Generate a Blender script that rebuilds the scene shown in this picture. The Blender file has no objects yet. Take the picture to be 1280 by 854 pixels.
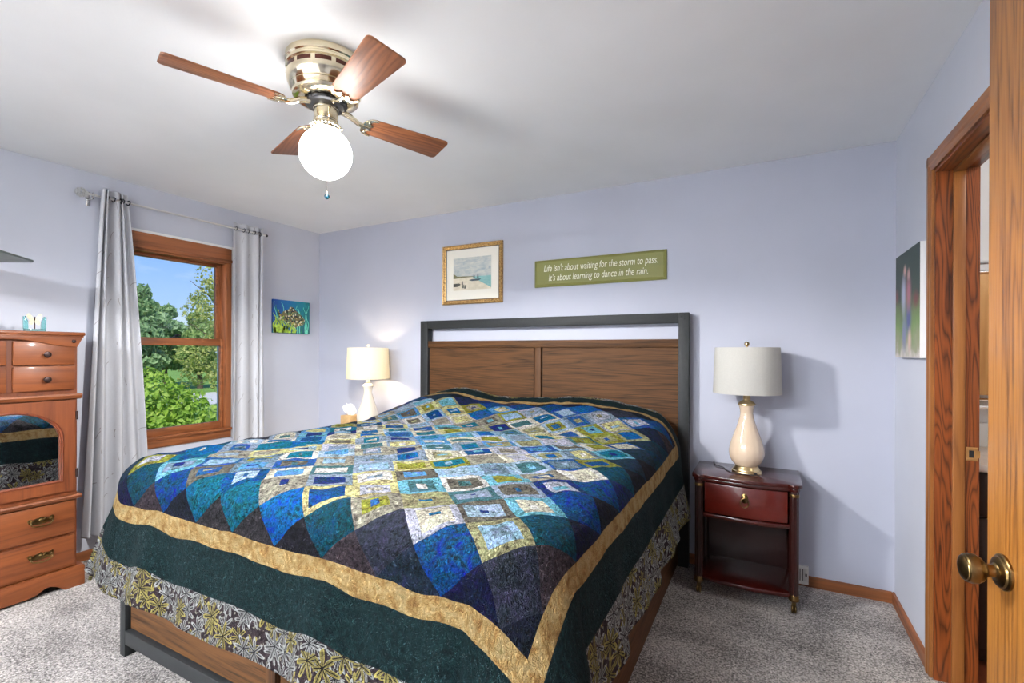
import bpy, bmesh, math, random
import numpy as np
from mathutils import Vector, Matrix

random.seed(7)
rng = np.random.default_rng(7)
PI = math.pi
SC = bpy.context.scene
COL = SC.collection

# ------------------------------------------------------------------ camera
cam_data = bpy.data.cameras.new('camera')
cam_data.sensor_width = 36.0
cam_data.lens = 597.5 / 1280 * 36.0
cam_data.shift_y = 13.49 / 1280
cam_data.clip_start = 0.02
cam_data.clip_end = 400
camera = bpy.data.objects.new('camera', cam_data)
COL.objects.link(camera)
camera.matrix_world = (Matrix.Translation((0, 0, 1.315)) @ Matrix.Rotation(math.radians(27.909), 4, 'Z')
                       @ Matrix.Rotation(PI / 2, 4, 'X') @ Matrix.Rotation(math.radians(0.237), 4, 'Z'))
SC.camera = camera
SC.view_settings.view_transform = 'Standard'
SC.view_settings.look = 'None'
SC.view_settings.exposure = 0.40
SC.view_settings.gamma = 1.0
SC.view_settings.use_curve_mapping = False
SC.cycles.max_bounces = 10
SC.cycles.diffuse_bounces = 6
SC.cycles.sample_clamp_indirect = 6
SC.cycles.use_denoising = True

GLOBE_STRENGTH = 19.0
GLOBE_DOWN_WATTS = 130.0
HALL_FILL_STRENGTH = 165.0
BULB_WATTS = 7.0
BATH_FILL_WATTS = 28.0
SUN_STRENGTH = 4.2
SKY_STRENGTH = 0.98

# ------------------------------------------------------------------ node helpers
class NT:
    def __init__(self, tree):
        self.t = tree
        self.n = tree.nodes
        self.l = tree.links
    def node(self, typ, **kw):
        n = self.n.new(typ)
        for k, v in kw.items():
            setattr(n, k, v)
        return n
    def put(self, sock, v):
        if isinstance(v, bpy.types.NodeSocket):
            self.l.new(v, sock)
        elif isinstance(v, (tuple, list)) and len(v) == 3 and sock.type == 'RGBA':
            sock.default_value = (*v, 1)
        else:
            sock.default_value = v
    def m(self, op, a, b=None, c=None):
        n = self.node('ShaderNodeMath', operation=op)
        self.put(n.inputs[0], a)
        if b is not None: self.put(n.inputs[1], b)
        if c is not None: self.put(n.inputs[2], c)
        return n.outputs[0]
    def sep(self, v):
        n = self.node('ShaderNodeSeparateXYZ')
        self.put(n.inputs[0], v)
        return n.outputs
    def comb(self, x=0.0, y=0.0, z=0.0):
        n = self.node('ShaderNodeCombineXYZ')
        for i, v in enumerate((x, y, z)): self.put(n.inputs[i], v)
        return n.outputs[0]
    def mix(self, f, a, b, blend='MIX'):
        n = self.node('ShaderNodeMix', data_type='RGBA', blend_type=blend)
        self.put(n.inputs[0], f); self.put(n.inputs[6], a); self.put(n.inputs[7], b)
        return n.outputs[2]
    def ramp(self, f, stops, interp='LINEAR'):
        n = self.node('ShaderNodeValToRGB')
        cr = n.color_ramp
        cr.interpolation = interp
        while len(cr.elements) < len(stops): cr.elements.new(0.5)
        for e, (p, c) in zip(cr.elements, stops):
            e.position = p
            e.color = (*c, 1) if len(c) == 3 else c
        self.put(n.inputs[0], f)
        return n.outputs[0]
    def mapping(self, v, scale=(1, 1, 1), loc=(0, 0, 0), rot=(0, 0, 0)):
        n = self.node('ShaderNodeMapping')
        self.put(n.inputs[0], v)
        n.inputs['Location'].default_value = loc
        n.inputs['Rotation'].default_value = rot
        n.inputs['Scale'].default_value = scale
        return n.outputs[0]
    def noise(self, v, scale=5.0, detail=2.0, rough=0.5, dist=0.0, color=False):
        n = self.node('ShaderNodeTexNoise')
        self.put(n.inputs['Vector'], v)
        n.inputs['Scale'].default_value = scale
        n.inputs['Detail'].default_value = detail
        n.inputs['Roughness'].default_value = rough
        n.inputs['Distortion'].default_value = dist
        return n.outputs[1] if color else n.outputs[0]
    def coord(self, which='Object'):
        return self.node('ShaderNodeTexCoord').outputs[which]
    def bump(self, h, strength=0.3, dist=0.01):
        n = self.node('ShaderNodeBump')
        n.inputs['Strength'].default_value = strength
        n.inputs['Distance'].default_value = dist
        self.put(n.inputs['Height'], h)
        return n.outputs[0]

def lin(r, g, b):
    f = lambda c: ((c / 255 + 0.055) / 1.055) ** 2.4 if c > 10 else c / 255 / 12.92
    return (f(r), f(g), f(b))

def new_mat(name):
    m = bpy.data.materials.new(name)
    m.use_nodes = True
    nt = NT(m.node_tree)
    return m, nt, nt.n['Principled BSDF']

def pbr(name, col, rough=0.5, metal=0.0, spec=0.5, noise=0.0, nscale=30.0, bump=0.0, bscale=80.0, coat=0.0, sheen=0.0):
    m, nt, b = new_mat(name)
    b.inputs['Roughness'].default_value = rough
    b.inputs['Metallic'].default_value = metal
    b.inputs['Specular IOR Level'].default_value = spec
    b.inputs['Coat Weight'].default_value = coat
    b.inputs['Sheen Weight'].default_value = sheen
    co = nt.coord()
    n = nt.noise(co, nscale, 4)
    lo = tuple(c * (1 - noise) for c in col); hi = tuple(min(1, c * (1 + noise)) for c in col)
    nt.put(b.inputs['Base Color'], nt.ramp(n, [(0.3, lo), (0.7, hi)]))
    if bump:
        nt.put(b.inputs['Normal'], nt.bump(nt.noise(co, bscale, 3), bump, 0.004))
    return m

def wood(name, light, dark, axis=1, rough=0.35, rings=7.0, across=7.0, along=0.55, pores=0.35, coat=0.0, offset=(0, 0, 0), bump=0.08, contrast=1.0, spec=0.4):
    m, nt, b = new_mat(name)
    b.inputs['Specular IOR Level'].default_value = spec
    co = nt.coord()
    s = [across] * 3; s[axis] = along
    big = nt.noise(nt.mapping(co, s, offset), 1.0, 2.0, 0.45, 0.25)
    ring = nt.m('PINGPONG', nt.m('MULTIPLY', big, rings), 0.5)
    ring = nt.m('MULTIPLY', ring, 2.0)
    ring = nt.m('POWER', ring, 1.6)
    s2 = [170] * 3; s2[axis] = 5.0
    pore = nt.noise(nt.mapping(co, s2, offset), 1.0, 3.0, 0.6)
    s3 = [30] * 3; s3[axis] = 1.2
    streak = nt.noise(nt.mapping(co, s3, offset), 1.0, 3.0, 0.6)
    f = nt.m('ADD', nt.m('MULTIPLY', ring, 0.55 * contrast), nt.m('MULTIPLY', nt.m('SUBTRACT', streak, 0.5), 0.9))
    f = nt.m('ADD', f, nt.m('MULTIPLY', nt.m('SUBTRACT', pore, 0.5), pores * 2))
    mid = tuple((a * 0.6 + c * 0.4) for a, c in zip(light, dark))
    c = nt.ramp(nt.m('ADD', f, 0.1), [(0.0, light), (0.45, mid), (0.95, dark)])
    nt.put(b.inputs['Base Color'], c)
    b.inputs['Roughness'].default_value = rough
    b.inputs['Coat Weight'].default_value = coat
    b.inputs['Coat Roughness'].default_value = 0.12
    nt.put(b.inputs['Normal'], nt.bump(nt.m('SUBTRACT', 1.0, f), bump, 0.004))
    return m

# ------------------------------------------------------------------ world, sun
world = bpy.data.worlds.new('sky')
SC.world = world
world.use_nodes = True
wt = NT(world.node_tree)
gen = wt.coord('Generated')
wz = wt.sep(gen)[2]
skyc = wt.ramp(wz, [(0.0, lin(205, 222, 245)), (0.06, lin(172, 202, 245)), (0.2, lin(120, 168, 240)), (0.6, lin(70, 128, 220))])
cl = wt.noise(wt.mapping(gen, (3, 3, 9)), 1.4, 5, 0.6)
clf = wt.ramp(cl, [(0.5, (0, 0, 0)), (0.75, (0.75, 0.75, 0.75))])
bg = wt.n['Background']
wt.put(bg.inputs[0], wt.mix(clf, skyc, lin(226, 234, 248)))
bg.inputs[1].default_value = SKY_STRENGTH

sun_d = bpy.data.lights.new('sun', 'SUN')
sun_d.energy = SUN_STRENGTH
sun_d.angle = math.radians(0.6)
sun_d.color = (1.0, 0.95, 0.86)
sun = bpy.data.objects.new('sun', sun_d)
COL.objects.link(sun)
sun.location = (6, -4, 12)
sun.rotation_euler = Vector((-0.55, 0.42, -0.85)).to_track_quat('-Z', 'Y').to_euler()

# ------------------------------------------------------------------ mesh builder
class MB:
    def __init__(self):
        self.bm = bmesh.new()
    def _merge(self, tmp, mat=None):
        if mat is not None: bmesh.ops.transform(tmp, matrix=mat, verts=tmp.verts)
        me = bpy.data.meshes.new('tmp'); tmp.to_mesh(me); tmp.free()
        self.bm.from_mesh(me); bpy.data.meshes.remove(me)
        return self
    def box(self, x0, x1, y0, y1, z0, z1, bev=0.0, seg=2, mat=None):
        t = bmesh.new()
        bmesh.ops.create_cube(t, size=1.0)
        bmesh.ops.transform(t, matrix=Matrix.Translation(((x0 + x1) / 2, (y0 + y1) / 2, (z0 + z1) / 2)) @ Matrix.Diagonal((abs(x1 - x0), abs(y1 - y0), abs(z1 - z0), 1)), verts=t.verts)
        if bev: bmesh.ops.bevel(t, geom=t.edges[:], offset=bev, segments=seg, affect='EDGES', profile=0.5)
        return self._merge(t, mat)
    def lathe(self, prof, n=32, mat=None, cap=True, ripple=None):
        t = bmesh.new(); rings = []
        for r, z in prof:
            ring = []
            for k in range(n):
                a = 2 * PI * k / n
                rr = r * (ripple(a, z) if ripple else 1.0)
                ring.append(t.verts.new((rr * math.cos(a), rr * math.sin(a), z)))
            rings.append(ring)
        for a, b in zip(rings, rings[1:]):
            for k in range(n):
                t.faces.new((a[k], a[(k + 1) % n], b[(k + 1) % n], b[k]))
        if cap:
            if prof[0][0] > 1e-6: t.faces.new(rings[0][::-1])
            if prof[-1][0] > 1e-6: t.faces.new(rings[-1])
        bmesh.ops.remove_doubles(t, verts=t.verts, dist=1e-6)
        bmesh.ops.recalc_face_normals(t, faces=t.faces)
        return self._merge(t, mat)
    def tube(self, pts, r, n=10, closed=False, mat=None):
        t = bmesh.new(); pts = [Vector(p) for p in pts]; rings = []
        N = len(pts)
        up = None
        for i, p in enumerate(pts):
            if closed: d = pts[(i + 1) % N] - pts[i - 1]
            else: d = pts[min(i + 1, N - 1)] - pts[max(i - 1, 0)]
            d.normalize()
            if up is None: up = Vector((0, 0, 1)) if abs(d.z) < 0.9 else Vector((1, 0, 0))
            s = d.cross(up).normalized(); u = s.cross(d).normalized(); up = u
            rr = r(i / max(1, N - 1)) if callable(r) else r
            rings.append([t.verts.new(p + s * rr * math.cos(2 * PI * k / n) + u * rr * math.sin(2 * PI * k / n)) for k in range(n)])
        prs = list(zip(rings, rings[1:])) + ([(rings[-1], rings[0])] if closed else [])
        for a, b in prs:
            for k in range(n): t.faces.new((a[k], a[(k + 1) % n], b[(k + 1) % n], b[k]))
        if not closed:
            t.faces.new(rings[0][::-1]); t.faces.new(rings[-1])
        bmesh.ops.recalc_face_normals(t, faces=t.faces)
        return self._merge(t, mat)
    def prism(self, poly, d0, d1, axis='Y', bev=0.0, mat=None, seg=2):
        # poly lies in the two other axes (in order X,Y,Z without `axis`)
        t = bmesh.new()
        def P(a, b, d):
            return {'X': (d, a, b), 'Y': (a, d, b), 'Z': (a, b, d)}[axis]
        lo = [t.verts.new(P(a, b, d0)) for a, b in poly]
        hi = [t.verts.new(P(a, b, d1)) for a, b in poly]
        n = len(poly)
        t.faces.new(lo[::-1]); t.faces.new(hi)
        for k in range(n): t.faces.new((lo[k], lo[(k + 1) % n], hi[(k + 1) % n], hi[k]))
        bmesh.ops.recalc_face_normals(t, faces=t.faces)
        if bev:
            es = [e for e in t.edges if e.verts[0] in lo and e.verts[1] in lo or e.verts[0] in hi and e.verts[1] in hi]
            es = [e for e in t.edges if len({(v.co['XYZ'.index(axis)]) for v in e.verts}) == 1]
            bmesh.ops.bevel(t, geom=es, offset=bev, segments=seg, affect='EDGES', profile=0.5)
        return self._merge(t, mat)
    def sphere(self, c, r, sub=3, scale=(1, 1, 1), uv=False):
        t = bmesh.new()
        if uv: bmesh.ops.create_uvsphere(t, u_segments=40, v_segments=24, radius=r)
        else: bmesh.ops.create_icosphere(t, subdivisions=sub, radius=r)
        return self._merge(t, Matrix.Translation(c) @ Matrix.Diagonal((*scale, 1)))
    def build(self, name, mat, parent=None, smooth=35, loc=None):
        me = bpy.data.meshes.new(name)
        self.bm.to_mesh(me); self.bm.free()
        return link_mesh(name, me, mat, parent, smooth)

def link_mesh(name, me, mat, parent=None, smooth=35):
    if mat is not None: me.materials.append(mat)
    if smooth:
        me.polygons.foreach_set('use_smooth', np.ones(len(me.polygons), dtype=bool))
        me.set_sharp_from_angle(angle=math.radians(smooth))
    o = bpy.data.objects.new(name, me)
    COL.objects.link(o)
    if parent is not None: o.parent = parent
    return o

def mesh_np(name, V, F, mat, parent=None, smooth=60):
    me = bpy.data.meshes.new(name)
    me.from_pydata([tuple(map(float, v)) for v in V], [], [tuple(map(int, f)) for f in F])
    me.update()
    return link_mesh(name, me, mat, parent, smooth)

def tag(o, label, cat, group=None):
    o['label'] = label; o['category'] = cat
    if group: o['group'] = group
    return o

def thing(name, label, cat, loc=(0, 0, 0), rz=0.0, group=None):
    o = bpy.data.objects.new(name, None)
    o.empty_display_size = 0.05
    COL.objects.link(o)
    o.location = loc; o.rotation_euler = (0, 0, rz)
    return tag(o, label, cat, group)

def struct(o):
    o['kind'] = 'structure'
    return o

def dup(root, loc, label, rz=None):
    r = root.copy(); COL.objects.link(r); r.location = loc
    if rz is not None: r.rotation_euler = (0, 0, rz)
    r['label'] = label
    for ch in list(root.children):
        c = ch.copy(); COL.objects.link(c); c.parent = r
        for g in list(ch.children):
            d = g.copy(); COL.objects.link(d); d.parent = c
    return r

# ------------------------------------------------------------------ materials
def wall_mat(name, col):
    m, nt, b = new_mat(name)
    co = nt.coord()
    n = nt.noise(co, 2.0, 3)
    nt.put(b.inputs['Base Color'], nt.ramp(n, [(0.3, tuple(c * .97 for c in col)), (0.7, tuple(c * 1.03 for c in col))]))
    b.inputs['Roughness'].default_value = 0.75
    nt.put(b.inputs['Normal'], nt.bump(nt.noise(co, 160, 2), 0.06, 0.003))
    return m
M = {}
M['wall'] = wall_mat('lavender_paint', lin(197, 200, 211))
M['back_wall'] = wall_mat('dimmed_lavender_paint', lin(177, 180, 194))  # back wall's dimmer light is put into its paint colour
M['ceiling'] = wall_mat('ceiling_paint', lin(240, 241, 242))
M['white'] = wall_mat('white_paint', lin(240, 240, 240))
OAK_L, OAK_D = lin(190, 118, 60), lin(112, 58, 24)
M['trim_x'] = wood('oak_trim_lengthwise', lin(140, 84, 46), lin(88, 48, 24), 0, 0.45, coat=0.1)
M['trim_y'] = wood('oak_trim_crosswise', lin(150, 90, 52), lin(92, 50, 26), 1, 0.45, coat=0.1, pores=0.5)
M['trim_z'] = wood('oak_trim_upright', lin(150, 90, 52), lin(92, 50, 26), 2, 0.45, coat=0.1, pores=0.5)
M['casing'] = wood('oak_casing', lin(146, 92, 44), lin(104, 58, 24), 2, 0.4, coat=0.1, pores=0.5)
M['casing_y'] = wood('oak_head_casing', lin(146, 92, 44), lin(104, 58, 24), 1, 0.4, coat=0.1, pores=0.5)
M['jamb'] = wood('oak_jamb_flat_sawn', lin(132, 68, 28), lin(46, 16, 5), 2, 0.35, rings=24, across=11, along=1.1, coat=0.15, contrast=1.3, pores=0.5)
M['jamb_y'] = wood('oak_head_jamb', lin(132, 70, 30), lin(54, 20, 7), 1, 0.35, rings=13, coat=0.3, contrast=1.3)
M['door'] = wood('oak_door_veneer', lin(162, 106, 44), lin(86, 44, 12), 2, 0.42, rings=14, across=9, along=0.6, pores=1.0, coat=0.25, contrast=1.0)
M['bed_x'] = wood('rustic_brown_wood_lengthwise', lin(84, 55, 29), lin(20, 13, 8), 0, 0.65, spec=0.2, rings=10, across=11, along=0.7, pores=0.9, contrast=0.8)
M['bed_y'] = wood('rustic_brown_wood_side', lin(92, 58, 32), lin(26, 16, 9), 1, 0.6, spec=0.2, rings=10, across=11, along=0.7, pores=0.9, contrast=0.8)
M['bed_z'] = wood('rustic_brown_wood_upright', lin(86, 56, 30), lin(32, 20, 12), 2, 0.6, spec=0.2, rings=5, pores=0.6)
M['black_metal'] = pbr('charcoal_painted_metal', lin(36, 38, 39), 0.6, 0.0, 0.3, noise=0.12, nscale=60)
M['dresser'] = wood('honey_cherry_wood', lin(122, 66, 32), lin(70, 30, 13), 1, 0.45, rings=7, across=9, along=0.9, pores=0.4, coat=0.1, contrast=0.7)
M['dresser_z'] = wood('honey_cherry_wood_upright', lin(118, 62, 31), lin(70, 30, 13), 2, 0.45, rings=7, across=9, along=0.9, pores=0.4, coat=0.1, contrast=0.7)
M['mahogany'] = wood('dark_mahogany', lin(64, 17, 12), lin(34, 6, 5), 0, 0.26, rings=3, pores=0.15, coat=0.6, contrast=0.7)
M['mahogany_z'] = wood('shaded_mahogany_upright', lin(40, 11, 8), lin(22, 5, 4), 2, 0.34, rings=3, pores=0.15, coat=0.25, contrast=0.7)  # darker than the top: shade of the open interior put into the colour
M['mahogany_red'] = wood('red_mahogany_drawer', lin(84, 19, 10), lin(52, 9, 5), 0, 0.26, rings=3, pores=0.15, coat=0.6, contrast=0.7)
M['brass'] = pbr('polished_brass', (0.72, 0.64, 0.47), 0.14, 1.0, noise=0.05)
M['satin_brass'] = pbr('satin_brass', (0.66, 0.5, 0.27), 0.28, 1.0, noise=0.08)
M['antique_brass'] = pbr('antique_brass', lin(120, 98, 62), 0.28, 1.0, noise=0.3, nscale=40)
M['bronze'] = pbr('oil_rubbed_bronze', lin(60, 46, 44), 0.35, 0.8, noise=0.2)
M['steel'] = pbr('brushed_nickel', (0.6, 0.6, 0.6), 0.25, 1.0)
M['dark_steel'] = pbr('dark_nickel', (0.05, 0.05, 0.055), 0.4, 0.9)
M['chrome'] = pbr('chrome', (0.85, 0.85, 0.86), 0.08, 1.0)
M['blade'] = wood('walnut_fan_blade', lin(142, 88, 56), lin(70, 38, 24), 0, 0.42, rings=12, across=10, along=1.2, pores=0.4, coat=0.0)
M['black_plastic'] = pbr('black_plastic', (0.01, 0.01, 0.012), 0.4)
M['ceramic'] = pbr('cream_ceramic', lin(210, 188, 164), 0.12, noise=0.02, coat=0.7)
M['white_ceramic'] = pbr('ivory_ceramic', lin(226, 218, 204), 0.15, noise=0.02, coat=0.6)
M['plastic_white'] = pbr('white_enamel', lin(225, 225, 222), 0.4)
M['tissue'] = pbr('white_tissue', lin(240, 240, 242), 0.9, bump=0.3, bscale=60)
M['cardboard'] = pbr('tan_card', lin(196, 160, 110), 0.7, noise=0.1)
M['mattress'] = pbr('white_ticking', lin(225, 222, 216), 0.9, bump=0.2)

def carpet():
    m, nt, b = new_mat('grey_cut_pile_carpet')
    co = nt.coord()
    fine = nt.noise(co, 120, 4, 0.75)
    v = nt.node('ShaderNodeTexVoronoi'); v.inputs['Scale'].default_value = 150
    nt.put(v.inputs['Vector'], co)
    big = nt.noise(nt.mapping(co, (1.4, 3.2, 1), rot=(0, 0, 0.5)), 1.6, 3, 0.55)
    f = nt.m('ADD', nt.m('MULTIPLY', nt.m('SUBTRACT', fine, 0.5), 2.4), nt.m('MULTIPLY', nt.sep(v.outputs['Color'])[0], 0.4))
    f = nt.m('ADD', f, nt.m('MULTIPLY', nt.m('SUBTRACT', big, 0.5), 0.75))
    f = nt.m('ADD', f, 0.22)
    c = nt.ramp(f, [(0.0, lin(54, 49, 47)), (0.3, lin(126, 118, 113)), (0.6, lin(192, 184, 178)), (1.0, lin(238, 232, 225))])
    nt.put(b.inputs['Base Color'], c)
    b.inputs['Roughness'].default_value = 0.95
    b.inputs['Specular IOR Level'].default_value = 0.1
    b.inputs['Sheen Weight'].default_value = 0.2
    nt.put(b.inputs['Normal'], nt.bump(fine, 0.9, 0.012))
    return m
M['carpet'] = carpet()

def fabric(name, col, weave=900.0, trans=0.0, rough=0.9, bump=0.15):
    m, nt, b = new_mat(name)
    co = nt.coord()
    n = nt.noise(nt.mapping(co, (1, 1, 0.15)), weave * 0.5, 2)
    n2 = nt.noise(nt.mapping(co, (0.15, 0.15, 1)), weave * 0.5, 2)
    f = nt.m('MULTIPLY', nt.m('ADD', n, n2), 0.5)
    c = nt.ramp(f, [(0.3, tuple(x * 0.93 for x in col)), (0.7, tuple(min(1, x * 1.05) for x in col))])
    nt.put(b.inputs['Base Color'], c)
    b.inputs['Roughness'].default_value = rough
    b.inputs['Specular IOR Level'].default_value = 0.15
    nt.put(b.inputs['Normal'], nt.bump(f, bump, 0.002))
    if trans:
        tr = nt.node('ShaderNodeBsdfTranslucent'); nt.put(tr.inputs[0], c)
        mx = nt.node('ShaderNodeMixShader'); mx.inputs[0].default_value = trans
        nt.l.new(b.outputs[0], mx.inputs[1]); nt.l.new(tr.outputs[0], mx.inputs[2])
        nt.l.new(mx.outputs[0], nt.n['Material Output'].inputs[0])
    return m, nt, b
M['shade'] = fabric('linen_lamp_shade', lin(206, 204, 198), 1100, 0.3, bump=0.05)[0]
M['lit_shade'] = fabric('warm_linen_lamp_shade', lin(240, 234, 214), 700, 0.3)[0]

def curtain_mat():
    m, nt, b = fabric('pale_grey_curtain', lin(203, 204, 209), 900, 0.12)
    # sparse thin grey dashes woven into the cloth
    at = nt.node('ShaderNodeAttribute'); at.attribute_name = 'flat'
    v = nt.node('ShaderNodeTexVoronoi'); v.inputs['Scale'].default_value = 7.0
    v.inputs['Randomness'].default_value = 0.8
    nt.put(v.inputs['Vector'], at.outputs['Vector'])
    d = nt.node('ShaderNodeVectorMath', operation='SUBTRACT')
    nt.put(d.inputs[0], at.outputs['Vector']); nt.put(d.inputs[1], v.outputs['Position'])
    rc = nt.sep(v.outputs['Color'])
    ang = nt.m('ADD', nt.m('MULTIPLY', rc[0], 1.6), 0.35)
    sx = nt.sep(d.outputs[0])
    ca, sa = nt.m('COSINE', ang), nt.m('SINE', ang)
    al = nt.m('ADD', nt.m('MULTIPLY', sx[0], ca), nt.m('MULTIPLY', sx[1], sa))
    ac = nt.m('SUBTRACT', nt.m('MULTIPLY', sx[1], ca), nt.m('MULTIPLY', sx[0], sa))
    ac = nt.m('ADD', ac, nt.m('MULTIPLY', nt.m('MULTIPLY', al, al), 6.0))
    msk = nt.m('MULTIPLY', nt.m('LESS_THAN', nt.m('ABSOLUTE', al), 0.028), nt.m('LESS_THAN', nt.m('ABSOLUTE', ac), 0.0022))
    msk = nt.m('MULTIPLY', msk, nt.m('GREATER_THAN', rc[1], 0.35))
    base = b.inputs['Base Color'].links[0].from_socket
    nt.put(b.inputs['Base Color'], nt.mix(nt.m('MULTIPLY', msk, 0.75), base, lin(128, 118, 116)))
    return m
M['curtain'] = curtain_mat()

def glass_mat():
    m, nt, b = new_mat('window_glass')
    g = nt.node('ShaderNodeBsdfTransparent'); g.inputs[0].default_value = (0.96, 0.98, 0.97, 1)
    gl = nt.node('ShaderNodeBsdfGlossy'); gl.inputs['Roughness'].default_value = 0.02
    fr = nt.node('ShaderNodeFresnel'); fr.inputs[0].default_value = 1.35
    mx = nt.node('ShaderNodeMixShader')
    nt.l.new(fr.outputs[0], mx.inputs[0]); nt.l.new(g.outputs[0], mx.inputs[1]); nt.l.new(gl.outputs[0], mx.inputs[2])
    nt.l.new(mx.outputs[0], nt.n['Material Output'].inputs[0])
    return m
M['glass'] = glass_mat()
m, nt, b = new_mat('mirror'); b.inputs['Metallic'].default_value = 1; b.inputs['Roughness'].default_value = 0.01
nt.put(b.inputs['Base Color'], (0.9, 0.92, 0.92)); M['mirror'] = m
m, nt, b = new_mat('teal_glass'); b.inputs['Transmission Weight'].default_value = 0.85; b.inputs['Roughness'].default_value = 0.05
nt.put(b.inputs['Base Color'], lin(150, 215, 215)); M['teal_glass'] = m
m, nt, b = new_mat('globe_glass')
nt.put(b.inputs['Base Color'], (0.9, 0.9, 0.88)); nt.put(b.inputs['Emission Color'], (1.0, 0.985, 0.96)); b.inputs['Emission Strength'].default_value = GLOBE_STRENGTH
M['globe'] = m

# ------------------------------------------------------------------ the room
XL, XR, YB, YF, H = -3.768, 0.607, 3.174, -0.85, 2.44
WT = 0.15
# window opening in the left wall, doorway in the right wall
WY0, WY1, WZ0, WZ1 = 1.57, 2.30, 0.70, 2.06
DY0, DY1, DZ1 = 1.76, 2.52, 2.065

b = MB()
b.box(XL - WT, XL, YF - WT, WY0, 0, H); b.box(XL - WT, XL, WY1, YB + WT, 0, H)
b.box(XL - WT, XL, WY0, WY1, 0, WZ0); b.box(XL - WT, XL, WY0, WY1, WZ1, H)
struct(b.build('wall_left', M['wall'], smooth=0))
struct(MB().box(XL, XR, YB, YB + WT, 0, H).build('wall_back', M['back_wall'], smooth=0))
RWT = 0.133
b = MB()
b.box(XR, XR + RWT, YF - WT, DY0, 0, H); b.box(XR, XR + RWT, DY1, YB + WT, 0, H); b.box(XR, XR + RWT, DY0, DY1, DZ1, H)
struct(b.build('wall_right', M['wall'], smooth=0))
OX0, OX1, OZ1 = -3.1, -0.35, 2.43      # wide unseen opening added behind the viewpoint, letting in fill from a made-up hall
b = MB()
b.box(XL, OX0, YF - WT, YF, 0, H); b.box(OX1, XR, YF - WT, YF, 0, H); b.box(OX0, OX1, YF - WT, YF, OZ1, H)
struct(b.build('wall_front', M['wall'], smooth=0))
HY = -3.4
b = MB()
b.box(XL - WT, XR + 0.9, HY - 0.1, HY, 0, H); b.box(XL - WT - 0.1, XL - WT, HY - 0.1, YF - WT, 0, H); b.box(XR + 0.9, XR + 1.0, HY - 0.1, YF - WT, 0, H); b.box(XR + RWT, XR + 0.9, YF - WT, YF - WT + 0.1, 0, H)
struct(b.build('wall_fill_hall', M['white'], smooth=0))  # unseen hall added to hold the fill lights
struct(MB().box(XL - WT, XR + 1.0, HY - 0.1, YF - WT, -0.12, 0.0).build('floor_fill_hall', pbr('pale_bounce_tile', lin(232, 228, 220), 0.5, noise=0.03), smooth=0))  # added hall floor, kept pale to bounce light up to the bedroom ceiling
struct(MB().box(XL - WT - 0.1, XR + 1.0, HY - 0.1, YF - WT, H, H + 0.12).build('ceiling_fill_hall', M['ceiling'], smooth=0))
m, nt, bb_ = new_mat('fill_diffuser'); nt.put(bb_.inputs['Emission Color'], (0.94, 0.98, 1.04)); bb_.inputs['Emission Strength'].default_value = HALL_FILL_STRENGTH; M['diffuser'] = m
for hx in (-2.5, -1.3):  # unseen lights added to fill the bedroom from behind the viewpoint
    hl = thing('hall_fill_light', 'unseen square fill light added in the hall %s' % ('behind the bed side of the opening' if hx < -2 else 'nearer the oak door'), 'light', (hx, -2.0, H))
    MB().box(-0.32, 0.32, -0.32, 0.32, -0.03, 0.0, 0.004).build('frame', M['plastic_white'], hl)
    MB().box(-0.29, 0.29, -0.29, 0.29, -0.045, -0.03, 0.004).build('diffuser', M['diffuser'], hl)
struct(MB().box(XL - WT, 2.6, YF - WT, YB + WT, -0.12, 0.0).build('floor', M['carpet'], smooth=0))
struct(MB().box(XL - WT, 2.6, YF - WT, YB + WT, H, H + 0.12).build('ceiling', M['ceiling'], smooth=0))

def baseboard(name, x0, x1, y0, y1, mat, ax):
    bb = MB()
    bb.box(x0, x1, y0, y1, 0, 0.048)
    if ax == 'X+': bb.prism([(x0, 0.046), (x1, 0.046), (x1 - 0.001, 0.053), (x0 + 0.004, 0.059), (x0, 0.059)], y0, y1, 'Y')
    if ax == 'X-': bb.prism([(x0, 0.046), (x1, 0.046), (x1, 0.059), (x1 - 0.004, 0.059), (x0 + 0.001, 0.053)], y0, y1, 'Y')
    if ax == 'Y-': bb.prism([(y0, 0.046), (y1, 0.046), (y1, 0.059), (y1 - 0.004, 0.059), (y0 + 0.001, 0.053)], x0, x1, 'X')
    return struct(bb.build(name, mat, smooth=0))
baseboard('baseboard_left', XL, XL + 0.012, YF, YB, M['trim_y'], 'X+')
baseboard('baseboard_back', XL + 0.012, XR - 0.012, YB - 0.012, YB, M['trim_x'], 'Y-')
baseboard('baseboard_right', XR - 0.012, XR, DY1 + 0.049, YB, M['trim_y'], 'X-')

# ---- window
win = bpy.data.objects.new('window_1', None); COL.objects.link(win); struct(win)
def part(bld, name, mat, parent, smooth=35, kind=None):
    o = bld.build(name, mat, parent, smooth)
    return o
xi = XL + 0.014
b = MB()
b.box(XL, xi, 1.545, 2.317, 2.035, 2.125, 0.003); b.box(XL, xi + 0.012, 1.545, 2.317, 2.012, 2.037, 0.004)
part(b, 'head_casing', M['trim_y'], win)
part(MB().box(XL - 0.09, xi, 1.545, 1.59, 0.70, 2.012, 0.003), 'side_casing', M['trim_z'], win)
part(MB().box(XL - 0.09, xi, 2.275, 2.317, 0.70, 2.012, 0.003), 'side_casing', M['trim_z'], win)
part(MB().box(XL - 0.12, xi - 0.002, 1.545, 2.317, 2.0, 2.012).box(XL - 0.12, XL, 1.57, 2.3, 2.012, 2.06), 'head_jamb', M['trim_y'], win)
b = MB(); b.box(XL - 0.12, xi + 0.014, 1.545, 2.317, 0.69, 0.712, 0.004); b.box(XL, xi, 1.545, 2.317, 0.635, 0.69, 0.003)
part(b, 'sill', M['trim_y'], win)
b = MB()   # white painted bead round the oak
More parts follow.
